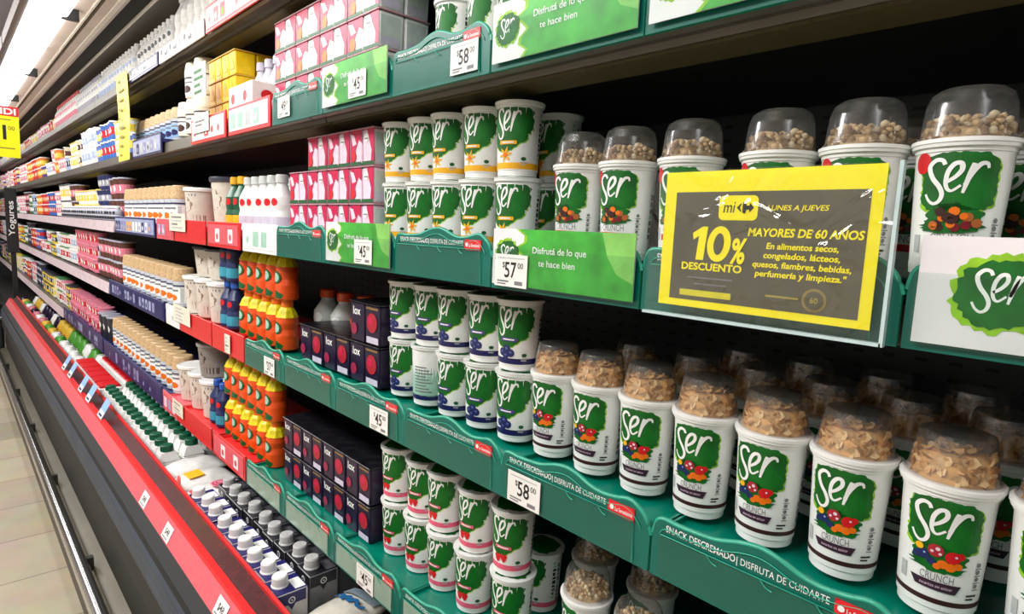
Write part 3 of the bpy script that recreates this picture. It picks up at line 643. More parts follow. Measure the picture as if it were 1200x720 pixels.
# ------------------------------------------------------------------ pot packs
def pot_pack(kind, w=.122, h=.074, dp=.122):
    def make():
        o = empty('pot_pack'); pw = w/2
        lidm = {'pink': M('pink_film', 'B98A94', .35), 'purple': M('dark_film', '1B1A20', .2, var=.4, scale=50, bump=.3), 'yellow': M('yellow_film', 'D9B040', .4), 'mixed': M('pink_film')}[kind]
        for i in range(2):
            for j in range(2):
                b = MB(); x0, y0 = j*dp/2+.001, -(i+1)*pw+.001; x1, y1 = x0+dp/2-.002, y0+pw-.002
                body = {'pink': PALEPINK, 'purple': PURPLE, 'yellow': M('pot_yellow', 'F4C90B', .4), 'mixed': WHITE}[kind]
                b.rbox(x0, x1, y0, y1, 0, h-.0035, body, .004, 2, .0015)
                d = D2(); a, c = pw-.004, h-.004
                if kind in ('pink', 'mixed') and j == 0:
                    if i == 0:
                        d.poly([(0, c), (a, c), (a, c*.62), (a*.75, c*.72), (a*.5, c*.5), (a*.35, c*.35), (a*.3, c*.1), (0, c*.1)], HOTPINK, 0)
                        d.poly([(0, c*.9), (a*.3, c*.86), (a*.55, c*.6), (a*.2, c*.55)], PALEPINK, 1)
                    else: d.poly([(a*.4, c), (a, c), (a, c*.1), (a*.75, c*.1), (a*.8, c*.4), (a*.5, c*.8)], HOTPINK, 0); d.circ(a*.35, c*.75, a*.2, WHITE, 1); d.rect(a*.2, c*.7, a*.5, c*.74, GREY, 2)
                    if i == 0: d.circ(a*.3, c*.27, a*.2, RED if kind == 'pink' else ORANGE, 1, 12, 1.2)
                    d.rect(0, 0, a, c*.1, DGREEN, 2)
                elif kind == 'purple' and j == 0:
                    if i == 0: d.text('lox', a*.5, c*.68, c*.2, WHITE, 1, 'c', bold=.02); d.circ(a*.3, c*.3, a*.22, M('plum', '9B2348', .4), 1)
                    else: d.circ(a*.5, c*.55, a*.36, M('pomegranate', 'B02030', .4), 1); d.circ(a*.42, c*.6, a*.16, HOTPINK, 2); d.rect(a*.15, c*.04, a*.95, c*.2, M('lilac_white', 'CFC8DA', .4), 1); d.rect(a*.1, c*.88, a*.9, c*.93, M('gold_line', '8C6B3A', .4), 1)
                elif kind == 'yellow' and j == 0: d.poly([(a*.1, c*.2), (a*.5, c*.9), (a*.9, c*.2)], YELLOW, 0)
                if d.it: d.lay(b, front(x0, y1-.001, .0015))
                if i == 1 and kind != 'purple':
                    d = D2(); d.rect(.004, .004, dp/2-.010, h*.86, M('pack_side', 'C4CFC8', .4), 0); d.rect(.004, .006, dp/2-.012, h*.3, LAV, 1)
                    if kind != 'yellow': d.lay(b, lambda u, v, L: (x0+u, y0-.0003*(L+1)+.0004, v))
                b.build('pot', o)
        b = MB(); b.rbox(-.002, dp+.002, -w-.002, .002, h-.0035, h-.0005, lidm, .004); b.build('lid_sheet', o)
        return o
    return make
def packs(kind, level, y1, n, layers, x, w, h, noun, grp, near_only=0):
    for k in range(layers):
        for i in range(n):
            if near_only and k >= layers-near_only[0] and i >= near_only[1]: continue
            put('pack_%s%.3f%.3f' % (kind, w, h), pot_pack(kind, w-.003, h), (x, y1+w*(i+1), FL[level]+k*h), '%s, %s from the near end, %s layer, %s' % (noun, (['first']+ORD[1:])[i], ['bottom', 'second', 'third', 'fourth'][k], SH[level]), 'yogurt pack', grp)
packs('pink', 'B', 1.114, 4, 3, .652, .104, .078, 'pink and white pot pack', 'pink pot packs, middle shelf', (1, 3))
packs('mixed', 'A', 1.10, 4, 3, .650, .129, .074, 'pot pack with orange fruit', 'pink pot packs, second shelf')
packs('purple', 'C', 1.082, 3, 2, .652, .130, .090, 'dark purple fruit pot pack', 'dark purple packs, fourth shelf', (1, 1))
packs('purple', 'D', 1.098, 4, 2, .645, .115, .088, 'dark purple fruit pot pack', 'dark purple packs, lowest shelf')
packs('yellow', 'A', 1.86, 2, 3, .635, .12, .068, 'bright yellow pot pack', 'yellow pot packs, second shelf')

# ------------------------------------------------------------------ smaller products further along
def simple(name, parts):
    def make():
        o = empty(name)
        for pn, fn in parts:
            b = MB(); fn(b); b.build(pn, o)
        return o
    return make
def one(name, fns):
    def make():
        b = MB()
        for f in fns: f(b)
        return b.build(name)
    return make
def label_on(b, r, z0, z1, mat, art=None, span=1.0):
    d = D2(); u = PI*r*span; d.rect(-u, z0, u, z1, mat, 0)
    if art: art(d)
    d.lay(b, cupmap(r, r, 1), strip=r*.3)
def jar_parts(r, h, body, lid, lab, spot):
    def f1(b):
        b.lathe([(r*.8, 0), (r*.95, .003), (r*.97, h*.55), (r, h*.58), (r, h*.66)], body, 20, caps=(True, True))
        label_on(b, r*.975, h*.1, h*.5, lab, lambda d: (d.circ(-r*.2, h*.24, r*.5, spot, 1, 10, .6), d.rect(-r*.6, h*.40, r*.4, h*.45, GREY, 1), d.rect(r*.6, h*.12, r*.9, h*.48, LGREY, 1)))
        d = D2(); d.rect(-PI*r, h*.535, PI*r, h*.565, NAVY, 0); d.lay(b, cupmap(r, r, 1), strip=r*.3)
    def f2(b): b.lathe([(r*.99, h*.66), (r*1.02, h*.68), (r*.9, h*.97), (r*.8, h), (.001, h)], lid, 20, caps=(False, False))
    return f1, f2
def pot_parts(r, h, body, lid, band):
    def f1(b):
        b.lathe([(r*.72, 0), (r*.78, .002), (r*.95, h*.92)], body, 16, caps=(True, True))
        d = D2(); d.rect(-PI*r, h*.28, PI*r, h*.68, band, 0); d.circ(0, h*.5, r*.4, WHITE, 1, 8); d.lay(b, cupmap(r*.77, r*.97, h), strip=r*.35)
    def f2(b): b.lathe([(r*.96, h*.92), (r*1.04, h*.93), (r*1.04, h*.97), (r, h), (.001, h)], lid, 16, caps=(False, False))
    return f1, f2
def bottle_parts(r, h, body, cap, band, spot=None):
    def f1(b):
        b.lathe([(r*.85, 0), (r, h*.03), (r, h*.30), (r*.9, h*.38), (r*.98, h*.48), (r*.95, h*.62), (r*.55, h*.78), (r*.46, h*.82), (r*.46, h*.86)], body, 16, caps=(True, True))
        label_on(b, r*1.0, h*.08, h*.28, band); d = D2(); d.circ(0, h*.53, r*.34, spot or band, 0, 10); d.lay(b, cupmap(r, r*.98, h), strip=r*.3)
    def f2(b): b.lathe([(r*.54, h*.86), (r*.56, h*.87), (r*.54, h*.985), (r*.48, h), (.001, h)], cap, 14, caps=(False, False))
    return f1, f2
def tub_parts(r, h, body, lid, band, art=None):
    def f1(b):
        b.lathe([(r*.8, 0), (r*.83, .003), (r*.97, h*.9)], body, 28, caps=(True, True))
        d = D2(); d.rect(-r*1.3, h*.1, r*1.3, h*.3, band, 0); d.poly(blob(-r*.7, h*.35, r*.5, h*.75, random.Random(2), .12, 24), band, 0); d.rect(-r*.9, h*.78, r*.8, h*.84, GREY, 0); d.lay(b, cupmap(r*.82, r*.98, h), strip=r*.2)
    def f2(b): b.lathe([(r*.97, h*.9), (r*1.05, h*.91), (r*1.06, h*.975), (r*1.0, h), (r*.9, h-.003), (.001, h-.003)], lid, 28, caps=(False, False))
    return f1, f2
def run(key, name, parts, level, y0, n, pitch, x, label, cat, grp, layers=1, lh=0., far=False, jit=.0, lim=None, dz=0.):
    mk = one(name, parts) if far else simple(name, list(zip(('body', 'cap' if 'bottle' in name else 'lid'), parts)))
    r = random.Random(hash(key) % 1000 if False else len(key)*7+n)
    for k in range(layers):
        for i in range(n if not (lim and k) else lim):
            w = (['first']+ORD[1:])[i]; ly = '' if layers == 1 else ' '+['lower', 'upper'][k]+' layer,' if layers == 2 else ' '+['bottom', 'middle', 'top'][k]+' layer,'
            put(key, mk, (x+r.uniform(-jit, jit), y0+pitch*(i+.5), FL[level]+dz+k*lh), '%s,%s %s from the near end' % (label, ly, w) if n > 1 or layers > 1 else label, cat, grp, rz=r.uniform(.25, .6))
def box_run(key, name, w, d_, h, mat, art, level, y0, n, pitch, x, label, cat, grp, layers=1):
    def f(b):
        b.rbox(0, d_, -w/2, w/2, 0, h, mat, .003); d = D2(); art(d, w, h); d.lay(b, front(0, w/2, 0)); d.lay(b, lambda u, v, L: (u*d_/w, -w/2-.0003*(L+1), v))
    for k in range(layers):
        for i in range(n):
            put(key, one(name, [f]), (x, y0+pitch*(i+.5), FL[level]+k*h), '%s, %s%s from the near end' % (label, '' if layers == 1 else ['bottom', 'middle', 'top'][k]+' layer, ', (['first']+ORD[1:])[i]) if n > 1 or layers > 1 else label, cat, grp)
OJ = M('orange_bottle', 'F0561A', .3, var=.1); YG = M('yellow_collar', 'E8D21A', .35, var=.3, scale=80)
def orange_bottle(r=.030, h=.135):
    def f1(b):
        b.lathe([(r*.85, 0), (r, h*.03), (r, h*.30), (r*.88, h*.42), (r*.98, h*.55), (r*.9, h*.68), (r*.6, h*.8)], OJ, 18, caps=(True, True))
        d = D2(); d.circ(0, h*.45, r*.6, DGREEN, 0, 12); d.circ(0, h*.45, r*.42, MINT, 1, 10); d.poly([(-.02, h*.04), (.02, h*.04), (.025, h*.12), (.0, h*.2), (-.025, h*.12)], DGREEN, 0); d.lay(b, cupmap(r, r*.97, h), strip=.008)
    def f2(b): b.lathe([(r*.92, h*.68), (r*1.0, h*.66), (r*.72, h*.80), (r*.5, h*.86)], YG, 9, smooth=False, caps=(False, True))
    def f3(b): b.lathe([(r*.5, h*.86), (r*.52, h*.87), (r*.5, h), (.001, h)], ORANGE, 12, caps=(True, False))
    return simple('orange_drink_bottle', [('body', f1), ('collar', f2), ('cap', f3)])
def orow(level, n, y0, layers, noun):
    for k in range(layers):
        for i in range(n): put('orange', orange_bottle(), (.668, y0+.068*i, FL[level]+k*.136), '%s, %s%s from the near end' % (noun, '' if layers == 1 else ['lower row, ', 'upper row, '][k], (['first']+ORD[1:])[i]), 'bottle', 'orange drink bottles')
orow('C', 5, 1.585, 2, 'yellow-collared orange drink bottle, fourth shelf'); orow('D', 6, 1.66, 2, 'yellow-collared orange drink bottle, lowest shelf')
b1 = bottle_parts(.042, .16, M('milky_plastic', 'C9CFCB', .3), OJ, LGREY, WHITE)
run('milkybottle', 'wide_bottle', b1, 'C', 1.44, 2, .10, .79, 'wide translucent bottle with an orange cap behind the orange bottles', 'bottle', 'translucent bottles on the fourth shelf')
b2 = bottle_parts(.042, .16, OJ, OJ, WHITE, WHITE)
run('bigorange', 'wide_bottle', b2, 'C', 1.25, 2, .10, .80, 'orange wide bottle in the shade behind the purple packs', 'bottle', 'translucent bottles on the fourth shelf')
bb = bottle_parts(.028, .15, M('bottle_navy', '22305E', .3), BLUE, M('bottle_teal', '3BA0B8', .4), RED)
run('bluebottle', 'drink_bottle', bb, 'C', 1.935, 2, .062, .665, 'navy and teal drink bottle, fourth shelf', 'bottle', 'navy drink bottles', 2, .151)
run('bluebottle', 'drink_bottle', bb, 'D', 2.06, 2, .062, .665, 'navy and teal drink bottle, lowest shelf', 'bottle', 'navy drink bottles', 1)
cb = bottle_parts(.030, .16, M('bottle_green', '14573A', .3), YELLOW, YELLOW, RED)
run('colourbottle', 'drink_bottle', cb, 'B', 1.86, 2, .064, .665, 'green drink bottle beside the big tub, middle shelf', 'bottle', 'green drink bottles', 1)
run('colourbottle', 'drink_bottle', cb, 'B', 1.86, 2, .064, .75, 'green drink bottle, second row, middle shelf', 'bottle', 'green drink bottles', 1)
wb = bottle_parts(.030, .155, WHITE, M('cap_clear', 'D7DAD8', .3), LAV, RED)
run('whitebottle', 'drink_bottle', wb, 'B', 1.58, 5, .058, .665, 'red-spotted white drink bottle beside the pink packs', 'bottle', 'white drink bottles, middle shelf', 1)
run('whitebottle', 'drink_bottle', wb, 'B', 1.62, 4, .058, .74, 'white drink bottle in the second row, middle shelf', 'bottle', 'white drink bottles, middle shelf', 1, dz=.0)
lb = bottle_parts(.030, .17, LAV, LAV, M('lav_band', 'B39CC4', .4), WHITE)
run('lavbottle', 'drink_bottle', lb, 'A', 1.68, 3, .060, .70, 'pale lavender drink bottle beside the yellow packs', 'bottle', 'lavender bottles, second shelf', 1)
box_run('whitepack', 'white_pack', .085, .10, .085, WHITE, lambda d, w, h: (d.circ(w*.4, h*.6, w*.17, RED, 0, 14), d.rect(w*.15, h*.2, w*.85, h*.3, SKY, 0)), 'A', 1.665, 2, .09, .61, 'white pack with a red dot on the second shelf', 'yogurt pack', 'white packs with a red dot')
# large white tubs
t1 = tub_parts(.072, .165, M('tub_cream', 'D8D0C2', .35), M('tub_lid_dark', '3A3B4A', .35), M('tub_brown', '8A6A58', .5))
t2 = tub_parts(.060, .135, M('tub_cream'), WHITE, M('tub_brown'))
put('tubL', simple('yogurt_tub', list(zip(('body', 'lid'), t1))), (.71, 2.10, FL['B']), 'large cream tub with a dark-rimmed lid on the middle shelf', 'tub', 'cream tubs')
put('tubS', simple('yogurt_tub', list(zip(('body', 'lid'), t2))), (.68, 2.33, FL['B']), 'smaller cream tub left of the large one, middle shelf', 'tub', 'cream tubs')
for i, y in enumerate((2.125, 2.262, 2.40)):
    put('tubS', None, (.69, y, FL['C']), 'cream tub of the lower layer, %s from the orange bottles, fourth shelf' % ['first', 'second', 'third'][i], 'tub', 'cream tubs')
    if i < 2: put('tubM', simple('yogurt_tub', list(zip(('body', 'lid'), tub_parts(.070, .106, M('tub_cream'), M('tub_lid_dark'), M('tub_brown'))))), (.72, y+.08, FL['C']+.136), 'broad cream tub with printed brown art stacked on others, %s, fourth shelf' % ['nearer', 'farther'][i], 'tub', 'cream tubs')
    put('tubS', None, (.69, y+.10, FL['D']), 'cream tub of the lower layer, %s from the near end, lowest shelf' % ['first', 'second', 'third'][i], 'tub', 'cream tubs')
put('tubdark', simple('yogurt_tub', list(zip(('body', 'lid'), tub_parts(.062, .12, M('smoke_tub', '8C837C', .3), M('smoke_lid', 'A9A5A0', .3), BROWN)))), (.70, 2.28, FL['D']+.136), 'smoky grey tub stacked on the cream tubs, lowest shelf', 'tub', 'cream tubs')
j0 = jar_parts(.042, .118, CREAM, CREAM, WHITE, BROWN)
run('creamjar', 'yogurt_jar', j0, 'A', 2.16, 3, .095, .665, 'cream jar left of the yellow packs', 'jar', 'cream jars, second shelf', 2, .119, lim=2)
# jars with beige lids
j1 = jar_parts(.041, .150, JARGLASS, WOOD, WHITE, ORANGE)
for lv, y0, n, nm in (('B', 2.52, 10, 'middle shelf'), ('C', 2.52, 11, 'fourth shelf'), ('D', 2.56, 14, 'lowest shelf')):
    run('jar', 'yogurt_jar', j1, lv, y0, n, .088, .675, 'white-labelled jar with a beige granola lid, %s' % nm, 'jar', 'jars with beige lids', 1)
j2 = jar_parts(.038, .12, JARGLASS, WOOD, SKY, NAVY)
run('jarA', 'yogurt_jar', j2, 'A', 2.50, 8, .080, .675, 'pale blue labelled jar with a beige lid, second shelf', 'jar', 'jars with beige lids', 1)
# further along: mixed products, one mesh each
CNT = {}
CROWD = MB()
def crowd(fns, loc):
    b = MB()
    for f in fns: f(b)
    for mat in b.mats:
        k = b.mats.index(mat); ids = [i for i, m in enumerate(b.m) if m == k]; used = sorted({v for i in ids for v in b.f[i]}); mp = {v: j for j, v in enumerate(used)}
        CROWD.add([(b.v[v][0]+loc[0], b.v[v][1]+loc[1], b.v[v][2]+loc[2]) for v in used], [tuple(mp[v] for v in b.f[i]) for i in ids], mat, b.sm[ids[0]])
def far_mix(level, y0, y1, vs, layers, seed, x=.672, pitch=.083, skip=.15):
    rn = random.Random(seed); y = y0; hold = 0
    while y < y1:
        if hold == 0: v = rn.choice(vs); hold = rn.randint(2, 5); lay = min(layers if rn.random() > skip else max(1, layers-1), int(.245/v[5]))
        hold -= 1; colour, body, lid, band, r, h = v
        parts = pot_parts(r, h, M(body[0], body[1], .4), M(lid[0], lid[1], .4), M(band[0], band[1], .4))
        for k in range(lay):
            loc = (x+rn.uniform(-.006, .006), y+pitch/2, FL[level]+k*h*1.004)
            if y > 5.3: crowd(parts, loc)
            else:
                q = (level, colour, k); CNT[q] = CNT.get(q, 0)+1
                put('pot'+colour, one('yogurt_pot', parts), loc, '%s %s pot from the near end, %s layer, %s' % ((['first']+ORD[1:])[CNT[q]-1], colour, ['bottom', 'second', 'third'][k], SH[level]), 'yogurt pot', 'distant %s pots, %s' % (colour, SH[level]))
        y += pitch
def far_bottles(key, level, y0, n, pitch, r, h, body, cap, band, colour, x=.672, layers=1, dz=0.):
    run('b'+key, 'drink_bottle', bottle_parts(r, h, M(body[0], body[1], .35), M(cap[0], cap[1], .35), M(band[0], band[1], .4)), level, y0, n, pitch, x, '%s bottle, %s' % (colour, SH[level]), 'bottle', 'distant %s bottles, %s' % (colour, SH[level]), layers, h*1.005, far=True, dz=dz)
WH = ('far_white', 'ECEBE8'); NV = ('far_navy', '232A5C'); YL = ('far_yellow', 'EBD14A'); BR = ('far_brown', '5A332A'); RD = ('far_red', 'CB2A33'); PK = ('far_pink', 'DE7E93'); PU = ('far_purple', '5B3C86'); GN = ('far_green', '3F7F45'); OR = ('far_orange', 'E07A2C'); BL = ('far_blue', '3B6DBB'); GY = ('far_grey', 'A6A6B4'); DK = ('far_dark', '2B2B33'); LB = ('far_pale_blue', 'A9BBDC')
V = {k: v for k, v in (('by', ('blue yellow-banded', ('far_periwinkle', '5D78BE'), WH, YL, .035, .085)), ('bl', ('bright blue', BL, WH, RD, .036, .09)), ('yw', ('white yellow-lidded', WH, YL, YL, .036, .082)),
    ('ww', ('plain white', WH, WH, LB, .037, .095)), ('wl', ('pale blue', LB, WH, NV, .036, .09)), ('cr', ('cream', ('far_cream', 'DCCFAE'), WH, BR, .036, .08)), ('rd', ('red', RD, WH, OR, .036, .088)), ('pk', ('pink and white', WH, PK, PK, .037, .09)),
    ('or', ('orange', OR, WH, YL, .036, .086)), ('pu', ('violet', PU, WH, YL, .037, .09)), ('yb', ('yellow black-lidded', YL, DK, DK, .037, .085)), ('nv', ('navy', NV, NV, GY, .037, .078)), ('br', ('brown', BR, GY, PK, .040, .105)), ('dk', ('black', DK, GY, NV, .039, .11)),
    ('wd', ('white dark-lidded', WH, DK, YL, .040, .11)), ('gn', ('green', GN, WH, WH, .037, .09)), ('wg', ('white green-lidded', WH, GN, RD, .037, .095)), ('pp', ('rose pink', PK, PK, RD, .041, .078)), ('tb', ('tall black', DK, GY, DK, .045, .14)))}
# top shelf
box_run('topcarton', 'milk_carton', .085, .085, .19, WHITE, lambda d, w, h: (d.poly([(w*.1, h*.3), (w*.9, h*.75), (w*.9, h*.95), (w*.1, h*.6)], YELLOW, 0), d.poly([(w*.55, h*.45), (w*.95, h*.4), (w*.95, h*.85)], RED, 1)), 'Z', 1.42, 6, .092, .625, 'white carton with yellow and red wedge on the top shelf', 'carton', 'cartons on the top shelf')
far_bottles('ztall', 'Z', 2.05, 6, .074, .035, .19, WH, WH, WH, 'tall plain white', .67)
far_bottles('zdot', 'Z', 2.54, 9, .058, .028, .145, WH, WH, DK, 'small white dark-dotted', .665)
far_bottles('zdot', 'Z', 2.57, 9, .058, .028, .145, WH, WH, DK, 'small white dark-dotted second-row', .73)
far_bottles('zblue', 'Z', 3.10, 13, .062, .030, .15, WH, WH, LB, 'white blue-banded', .665)
far_bottles('zgrey', 'Z', 3.93, 10, .066, .030, .15, WH, GY, GY, 'white grey-capped', .665)
far_bottles('zred', 'Z', 4.62, 13, .072, .032, .16, WH, RD, PK, 'white red-capped', .665)
far_mix('Z', 5.56, 11.9, [V['pk'], V['yw'], V['ww'], V['rd']], 1, 1)
far_mix('A', 3.16, 4.05, [V['by'], V['by'], V['yw'], V['bl']], 2, 2, pitch=.075)
far_mix('A', 4.05, 5.2, [V['yw'], V['ww'], V['wl'], V['cr']], 2, 3, pitch=.08)
far_mix('A', 5.2, 11.9, [V['rd'], V['pk'], V['or'], V['pu'], V['bl'], V['ww'], V['yb']], 2, 4)
far_mix('B', 3.44, 4.0, [V['nv'], V['nv'], V['br'], V['dk']], 3, 5, pitch=.078)
far_mix('B', 4.0, 4.75, [V['yw'], V['cr'], V['yw'], V['ww']], 3, 6)
far_mix('B', 4.75, 5.45, [V['wd'], V['yw'], V['br'], V['br']], 2, 7, pitch=.09)
far_mix('B', 5.45, 11.9, [V['or'], V['pk'], V['rd'], V['bl'], V['wl'], V['br'], V['gn']], 2, 8)
far_bottles('bgrey', 'B', 3.42, 25, .070, .0235, .072, GY, WH, DK, 'short grey', .624)
far_mix('C', 3.5, 4.15, [V['nv'], V['dk'], V['dk'], V['br']], 2, 9, pitch=.085)
far_mix('C', 4.15, 4.78, [V['pp']], 3, 10, pitch=.088, skip=0)
far_mix('C', 4.78, 11.9, [V['wg'], V['yb'], V['gn'], V['rd'], V['pk'], V['dk'], V['or'], V['ww'], V['bl']], 2, 11)
far_mix('D', 3.82, 4.1, [V['tb']], 2, 12, pitch=.10, skip=0)
far_mix('D', 4.1, 5.2, [V['pp'], V['pp'], V['pp'], V['pu']], 2, 13, pitch=.088, skip=0)
far_mix('D', 5.2, 11.9, [V['yb'], V['pu'], V['yw'], V['dk'], V['rd'], V['wg'], V['pk']], 2, 14, pitch=.088)
o = CROWD.build('yogurt_pot'); o['kind'] = 'stuff'; tag(o, 'crowd of small coloured pots filling the far end of the shelves', 'yogurt pot')

# ------------------------------------------------------------------ red and navy trays, rails along the far shelves
def bin_tray(mat, w, h=.075, win=None, inner=None):
    def make():
        o = empty('shelf_tray'); b = MB()
        b.rbox(0, .005, -w, 0, 0, h, mat, .002); b.box(.005, .38, -.004, 0, .044, .0515 if h > .05 else .047, mat); b.box(.005, .38, -w, -w+.004, .044, .0515 if h > .05 else .047, mat); b.box(.005, .38, -w, 0, .0385, .044, mat)
        b.build('tray_body', o)
        if win:
            b = MB(); b.box(-.0012, 0, -w+.012, -.012, .010, h-.008, win); d = D2(); r = random.Random(int(w*1000))
            for k in range(int(w/.06)): d.rrect(.012+k*.055, .004, .05+k*.055, max(h-.032, .014), .004, r.choice(inner), 0); d.circ(.03+k*.055, .02, .010, r.choice(inner), 1, 10)
            d.lay(b, front(-.0012, -.012, .012)); b.build('front_print', o)
        return o
    return make
def strip_tray(level, y, w, key, mat, lab, win=None, inner=None, x=X0-.007, h=.075):
    put('bt%s%.2f' % (key, w), bin_tray(mat, w, h, win, inner), (x, y, LV[level]), lab, 'tray', 'red and navy trays along the shelves')
NVP = M('navy_plastic', '20235C', .3); LBW = M('window_print', '9DA6C8', .35, var=.2)
pics = [LGREY, NAVY, WHITE, M('far_lilac', '8C88B5', .4)]
strip_tray('A', 1.80, .295, 'w', REDP, 'red tray with a white printed front left of the teal trays, second shelf', CARDW, [CARDW, MINT, LGREY])
strip_tray('A', 2.14, .32, 'r', REDP, 'red tray with a white card below the cream jars, second shelf', CARDW, [REDP, CARDW])
strip_tray('A', 2.95, .45, 'n', NVP, 'navy tray in front of the blue labelled jars, second shelf', LBW, pics)
strip_tray('B', 1.70, .235, 'wg', WHITE, 'white and green tray with a tag left of the teal trays, middle shelf', CARDW, [MINT, CARDW])
strip_tray('B', 2.00, .28, 'r', REDP, 'pinkish red tray with two white tags, middle shelf', PINKRAIL, [CARDW, PINKRAIL])
strip_tray('B', 2.36, .34, 'rr', REDP, 'bright red box tray below the large cream tub, middle shelf')
strip_tray('B', 2.60, .22, 'pk', PINKRAIL, 'pink-fronted tray between the red and navy trays, middle shelf', PINKRAIL, [PALEPINK, PINKRAIL, LBW])
strip_tray('B', 3.35, .72, 'n', NVP, 'navy tray with pictured front below the beige-lidded jars, middle shelf', LBW, pics+[YELLOW])
strip_tray('C', 1.97, .27, 'r', REDP, 'red tray with a white tag beside the teal trays, fourth shelf')
strip_tray('C', 2.32, .34, 'rr', REDP, 'red tray with a cream card below the cream tubs, fourth shelf')
strip_tray('C', 2.50, .17, 'w2', WHITE, 'narrow white-fronted tray left of the red trays, fourth shelf', CARDW, [LGREY, CARDW])
strip_tray('C', 3.55, 1.02, 'n', NVP, 'long navy tray below the beige-lidded jars, fourth shelf', NVP, [NVP, M('far_lilac'), NVP, LBW])
strip_tray('D', 1.98, .28, 'r', REDP, 'bright red tray beside the trays with painted pale sheen, lowest shelf', CARDW, [GREYGREEN, CARDW])
strip_tray('D', 2.38, .38, 'rr', REDP, 'red tray below the cream tubs, lowest shelf')
strip_tray('D', 2.58, .19, 'pk2', PINKRAIL, 'pale pink-fronted tray left of the red trays, lowest shelf', PINKRAIL, [PALEPINK, LBW])
strip_tray('D', 3.75, 1.16, 'n', NVP, 'long navy tray below the beige-lidded jars, lowest shelf', NVP, [NVP, NVP, M('far_lilac')], h=.085)
strip_tray('D', 5.20, 1.42, 'nn', NVP, 'navy tray below the rose pink pots, lowest shelf', NVP, [NVP, LBW, NVP], h=.085)
strip_tray('Z', 1.98, .56, 'r', REDP, 'red tray with white card fronts on the top shelf', CARDW, [CARDW, CARDW, LIME, REDP])
strip_tray('Z', 2.50, .50, 'w', WHITE, 'low white-fronted tray left of the red one on the top shelf', CARDW, [LGREY, CARDW, GREY], h=.05)
strip_tray('Z', 3.02, .50, 'n', NVP, 'low navy-edged tray below the dotted white bottles, top shelf', CARDW, [LGREY, NAVY, CARDW], h=.048)
RAILM = M('rail_pink_white', 'D6C3C8', .35, var=.15, scale=30)
for lv, y0 in (('B', 3.40), ('C', 3.58), ('D', 5.24)):
    b = MB(); b.prism_y([(X0-.008, LV[lv]-.002), (X0-.002, LV[lv]+.05), (X0+.003, LV[lv]+.05), (X0-.002, LV[lv]-.002)], y0, YF-.35, RAILM if lv in 'BCD' else M('rail_white', 'BDBCBC', .35, var=.12, scale=30))
    tag(b.build('price_rail'), 'pale price rail running along the far part of the %s' % SH[lv], 'price rail')
def plain_card(w, h, cols, seed):
    def make():
        b = MB(); b.box(0, .001, -w, 0, 0, h, CREAM); d = D2(); r = random.Random(seed)
        for k in range(4): y = h*(.15+.2*k); d.rect(w*.15, y, w*r.uniform(.5, .85), y+h*.1, r.choice(cols), 0)
        d.lay(b, front(0, 0, 0)); return b.build('shelf_card')
    return make
for lv, y, z, w, h, k, lab in (('A', 2.10, .03, .15, .055, 1, 'white card standing up from the red tray under the cream jars'), ('B', 2.40, .035, .19, .06, 2, 'cream card clipped on the bright red box tray, middle shelf'),
        ('C', 2.38, .03, .20, .06, 3, 'cream card clipped on the red tray, fourth shelf'), ('C', 1.84, .008, .045, .055, 4, 'narrow white tag on the red tray, fourth shelf'),
        ('A', 2.10, .13, .13, .10, 5, 'white and red card on the bright yellow packs'), ('D', 2.42, .03, .13, .05, 6, 'white card above the red tray, lowest shelf')):
    put('card%d' % k, plain_card(w, h, [LGREY, GREY, LGREY] if k != 5 else [RED, RED, GREEN], k), (X0-.0125, y, LV[lv]+z), lab, 'card', 'small cards along the shelves')
# yellow strip hanging off the top shelf
b = MB(); b.prism_y([(X0-.018, LV['A']+.0), (X0-.012, LV['A']+.18), (X0-.018, LV['Z']+.05), (X0-.0165, LV['Z']+.05), (X0-.0105, LV['A']+.18), (X0-.0165, LV['A'])], 2.955, 3.165, M('strip_yellow', 'E5D94A', .4, var=.1))
d = D2()
for k in range(9): d.rect(.04, .02+k*.038, .04+.02*(2+k*5 % 4), .03+k*.038, M('strip_dark', '8B8430', .5), 0)
d.lay(b, front(X0-.0185, 3.165, LV['A'])); tag(b.build('hanging_strip'), 'long yellow promotional strip hanging from the top shelf', 'sign')
# far hanging price sign and banner
hs = tag(empty('hanging_price_sign', (.195, 3.85, 1.69)), 'yellow price sign with a red header hanging at the left edge of the view', 'sign')
b = MB(); b.box(-.105, .105, 0, .002, 0, .24, SIGNY); d = D2(); d.rect(0, .195, .21, .24, RED, 0); d.text('¡2 x INDI', .200, .203, .028, WHITE, 1, 'r', bold=.03, width=.19)
d.text('$1', .16, .085, .065, BLACK, 0, 'r', bold=.02); d.text('00', .168, .13, .018, BLACK, 0); d.rect(.06, .175, .18, .18, M('strip_dark'), 0); d.rect(.1, .04, .19, .046, M('strip_dark'), 0)
d.lay(b, lambda u, v, L: (-.105+u, -.0004*(L+1), v)); b.build('printed_sign', hs)
b = MB(); b.tube([(.0, .001, .24), (.09, .001, zc-.042-1.69)], .0025, LGREY); b.build('hanger', hs)
bn = tag(empty('category_banner', (.49, 7.5, 1.03)), 'narrow black upright banner with white lettering at the far end of the case', 'sign')
b = MB(); b.rbox(-.045, .045, 0, .012, 0, .61, BLACK, .003); d = D2(); d.text('Yogures', 0, 0, .046, WHITE, 0, 'l', bold=.01, width=.33)
d.lay(b, lambda u, v, L: (.018-v, -.0004*(L+1), .16+u)); b.build('panel', bn)
b = MB(); b.box(-.02, .02, .012, .03, -.45, .6, CASEB); b.build('post', bn)
fe = tag(empty('end_unit', (.33, 7.4, 0)), 'low black unit with a silver bar beyond the far end of the chrome rail', 'unit')
b = MB(); b.rbox(-.10, .05, 0, .6, 0, .56, CASEB, .02); b.build('body', fe)
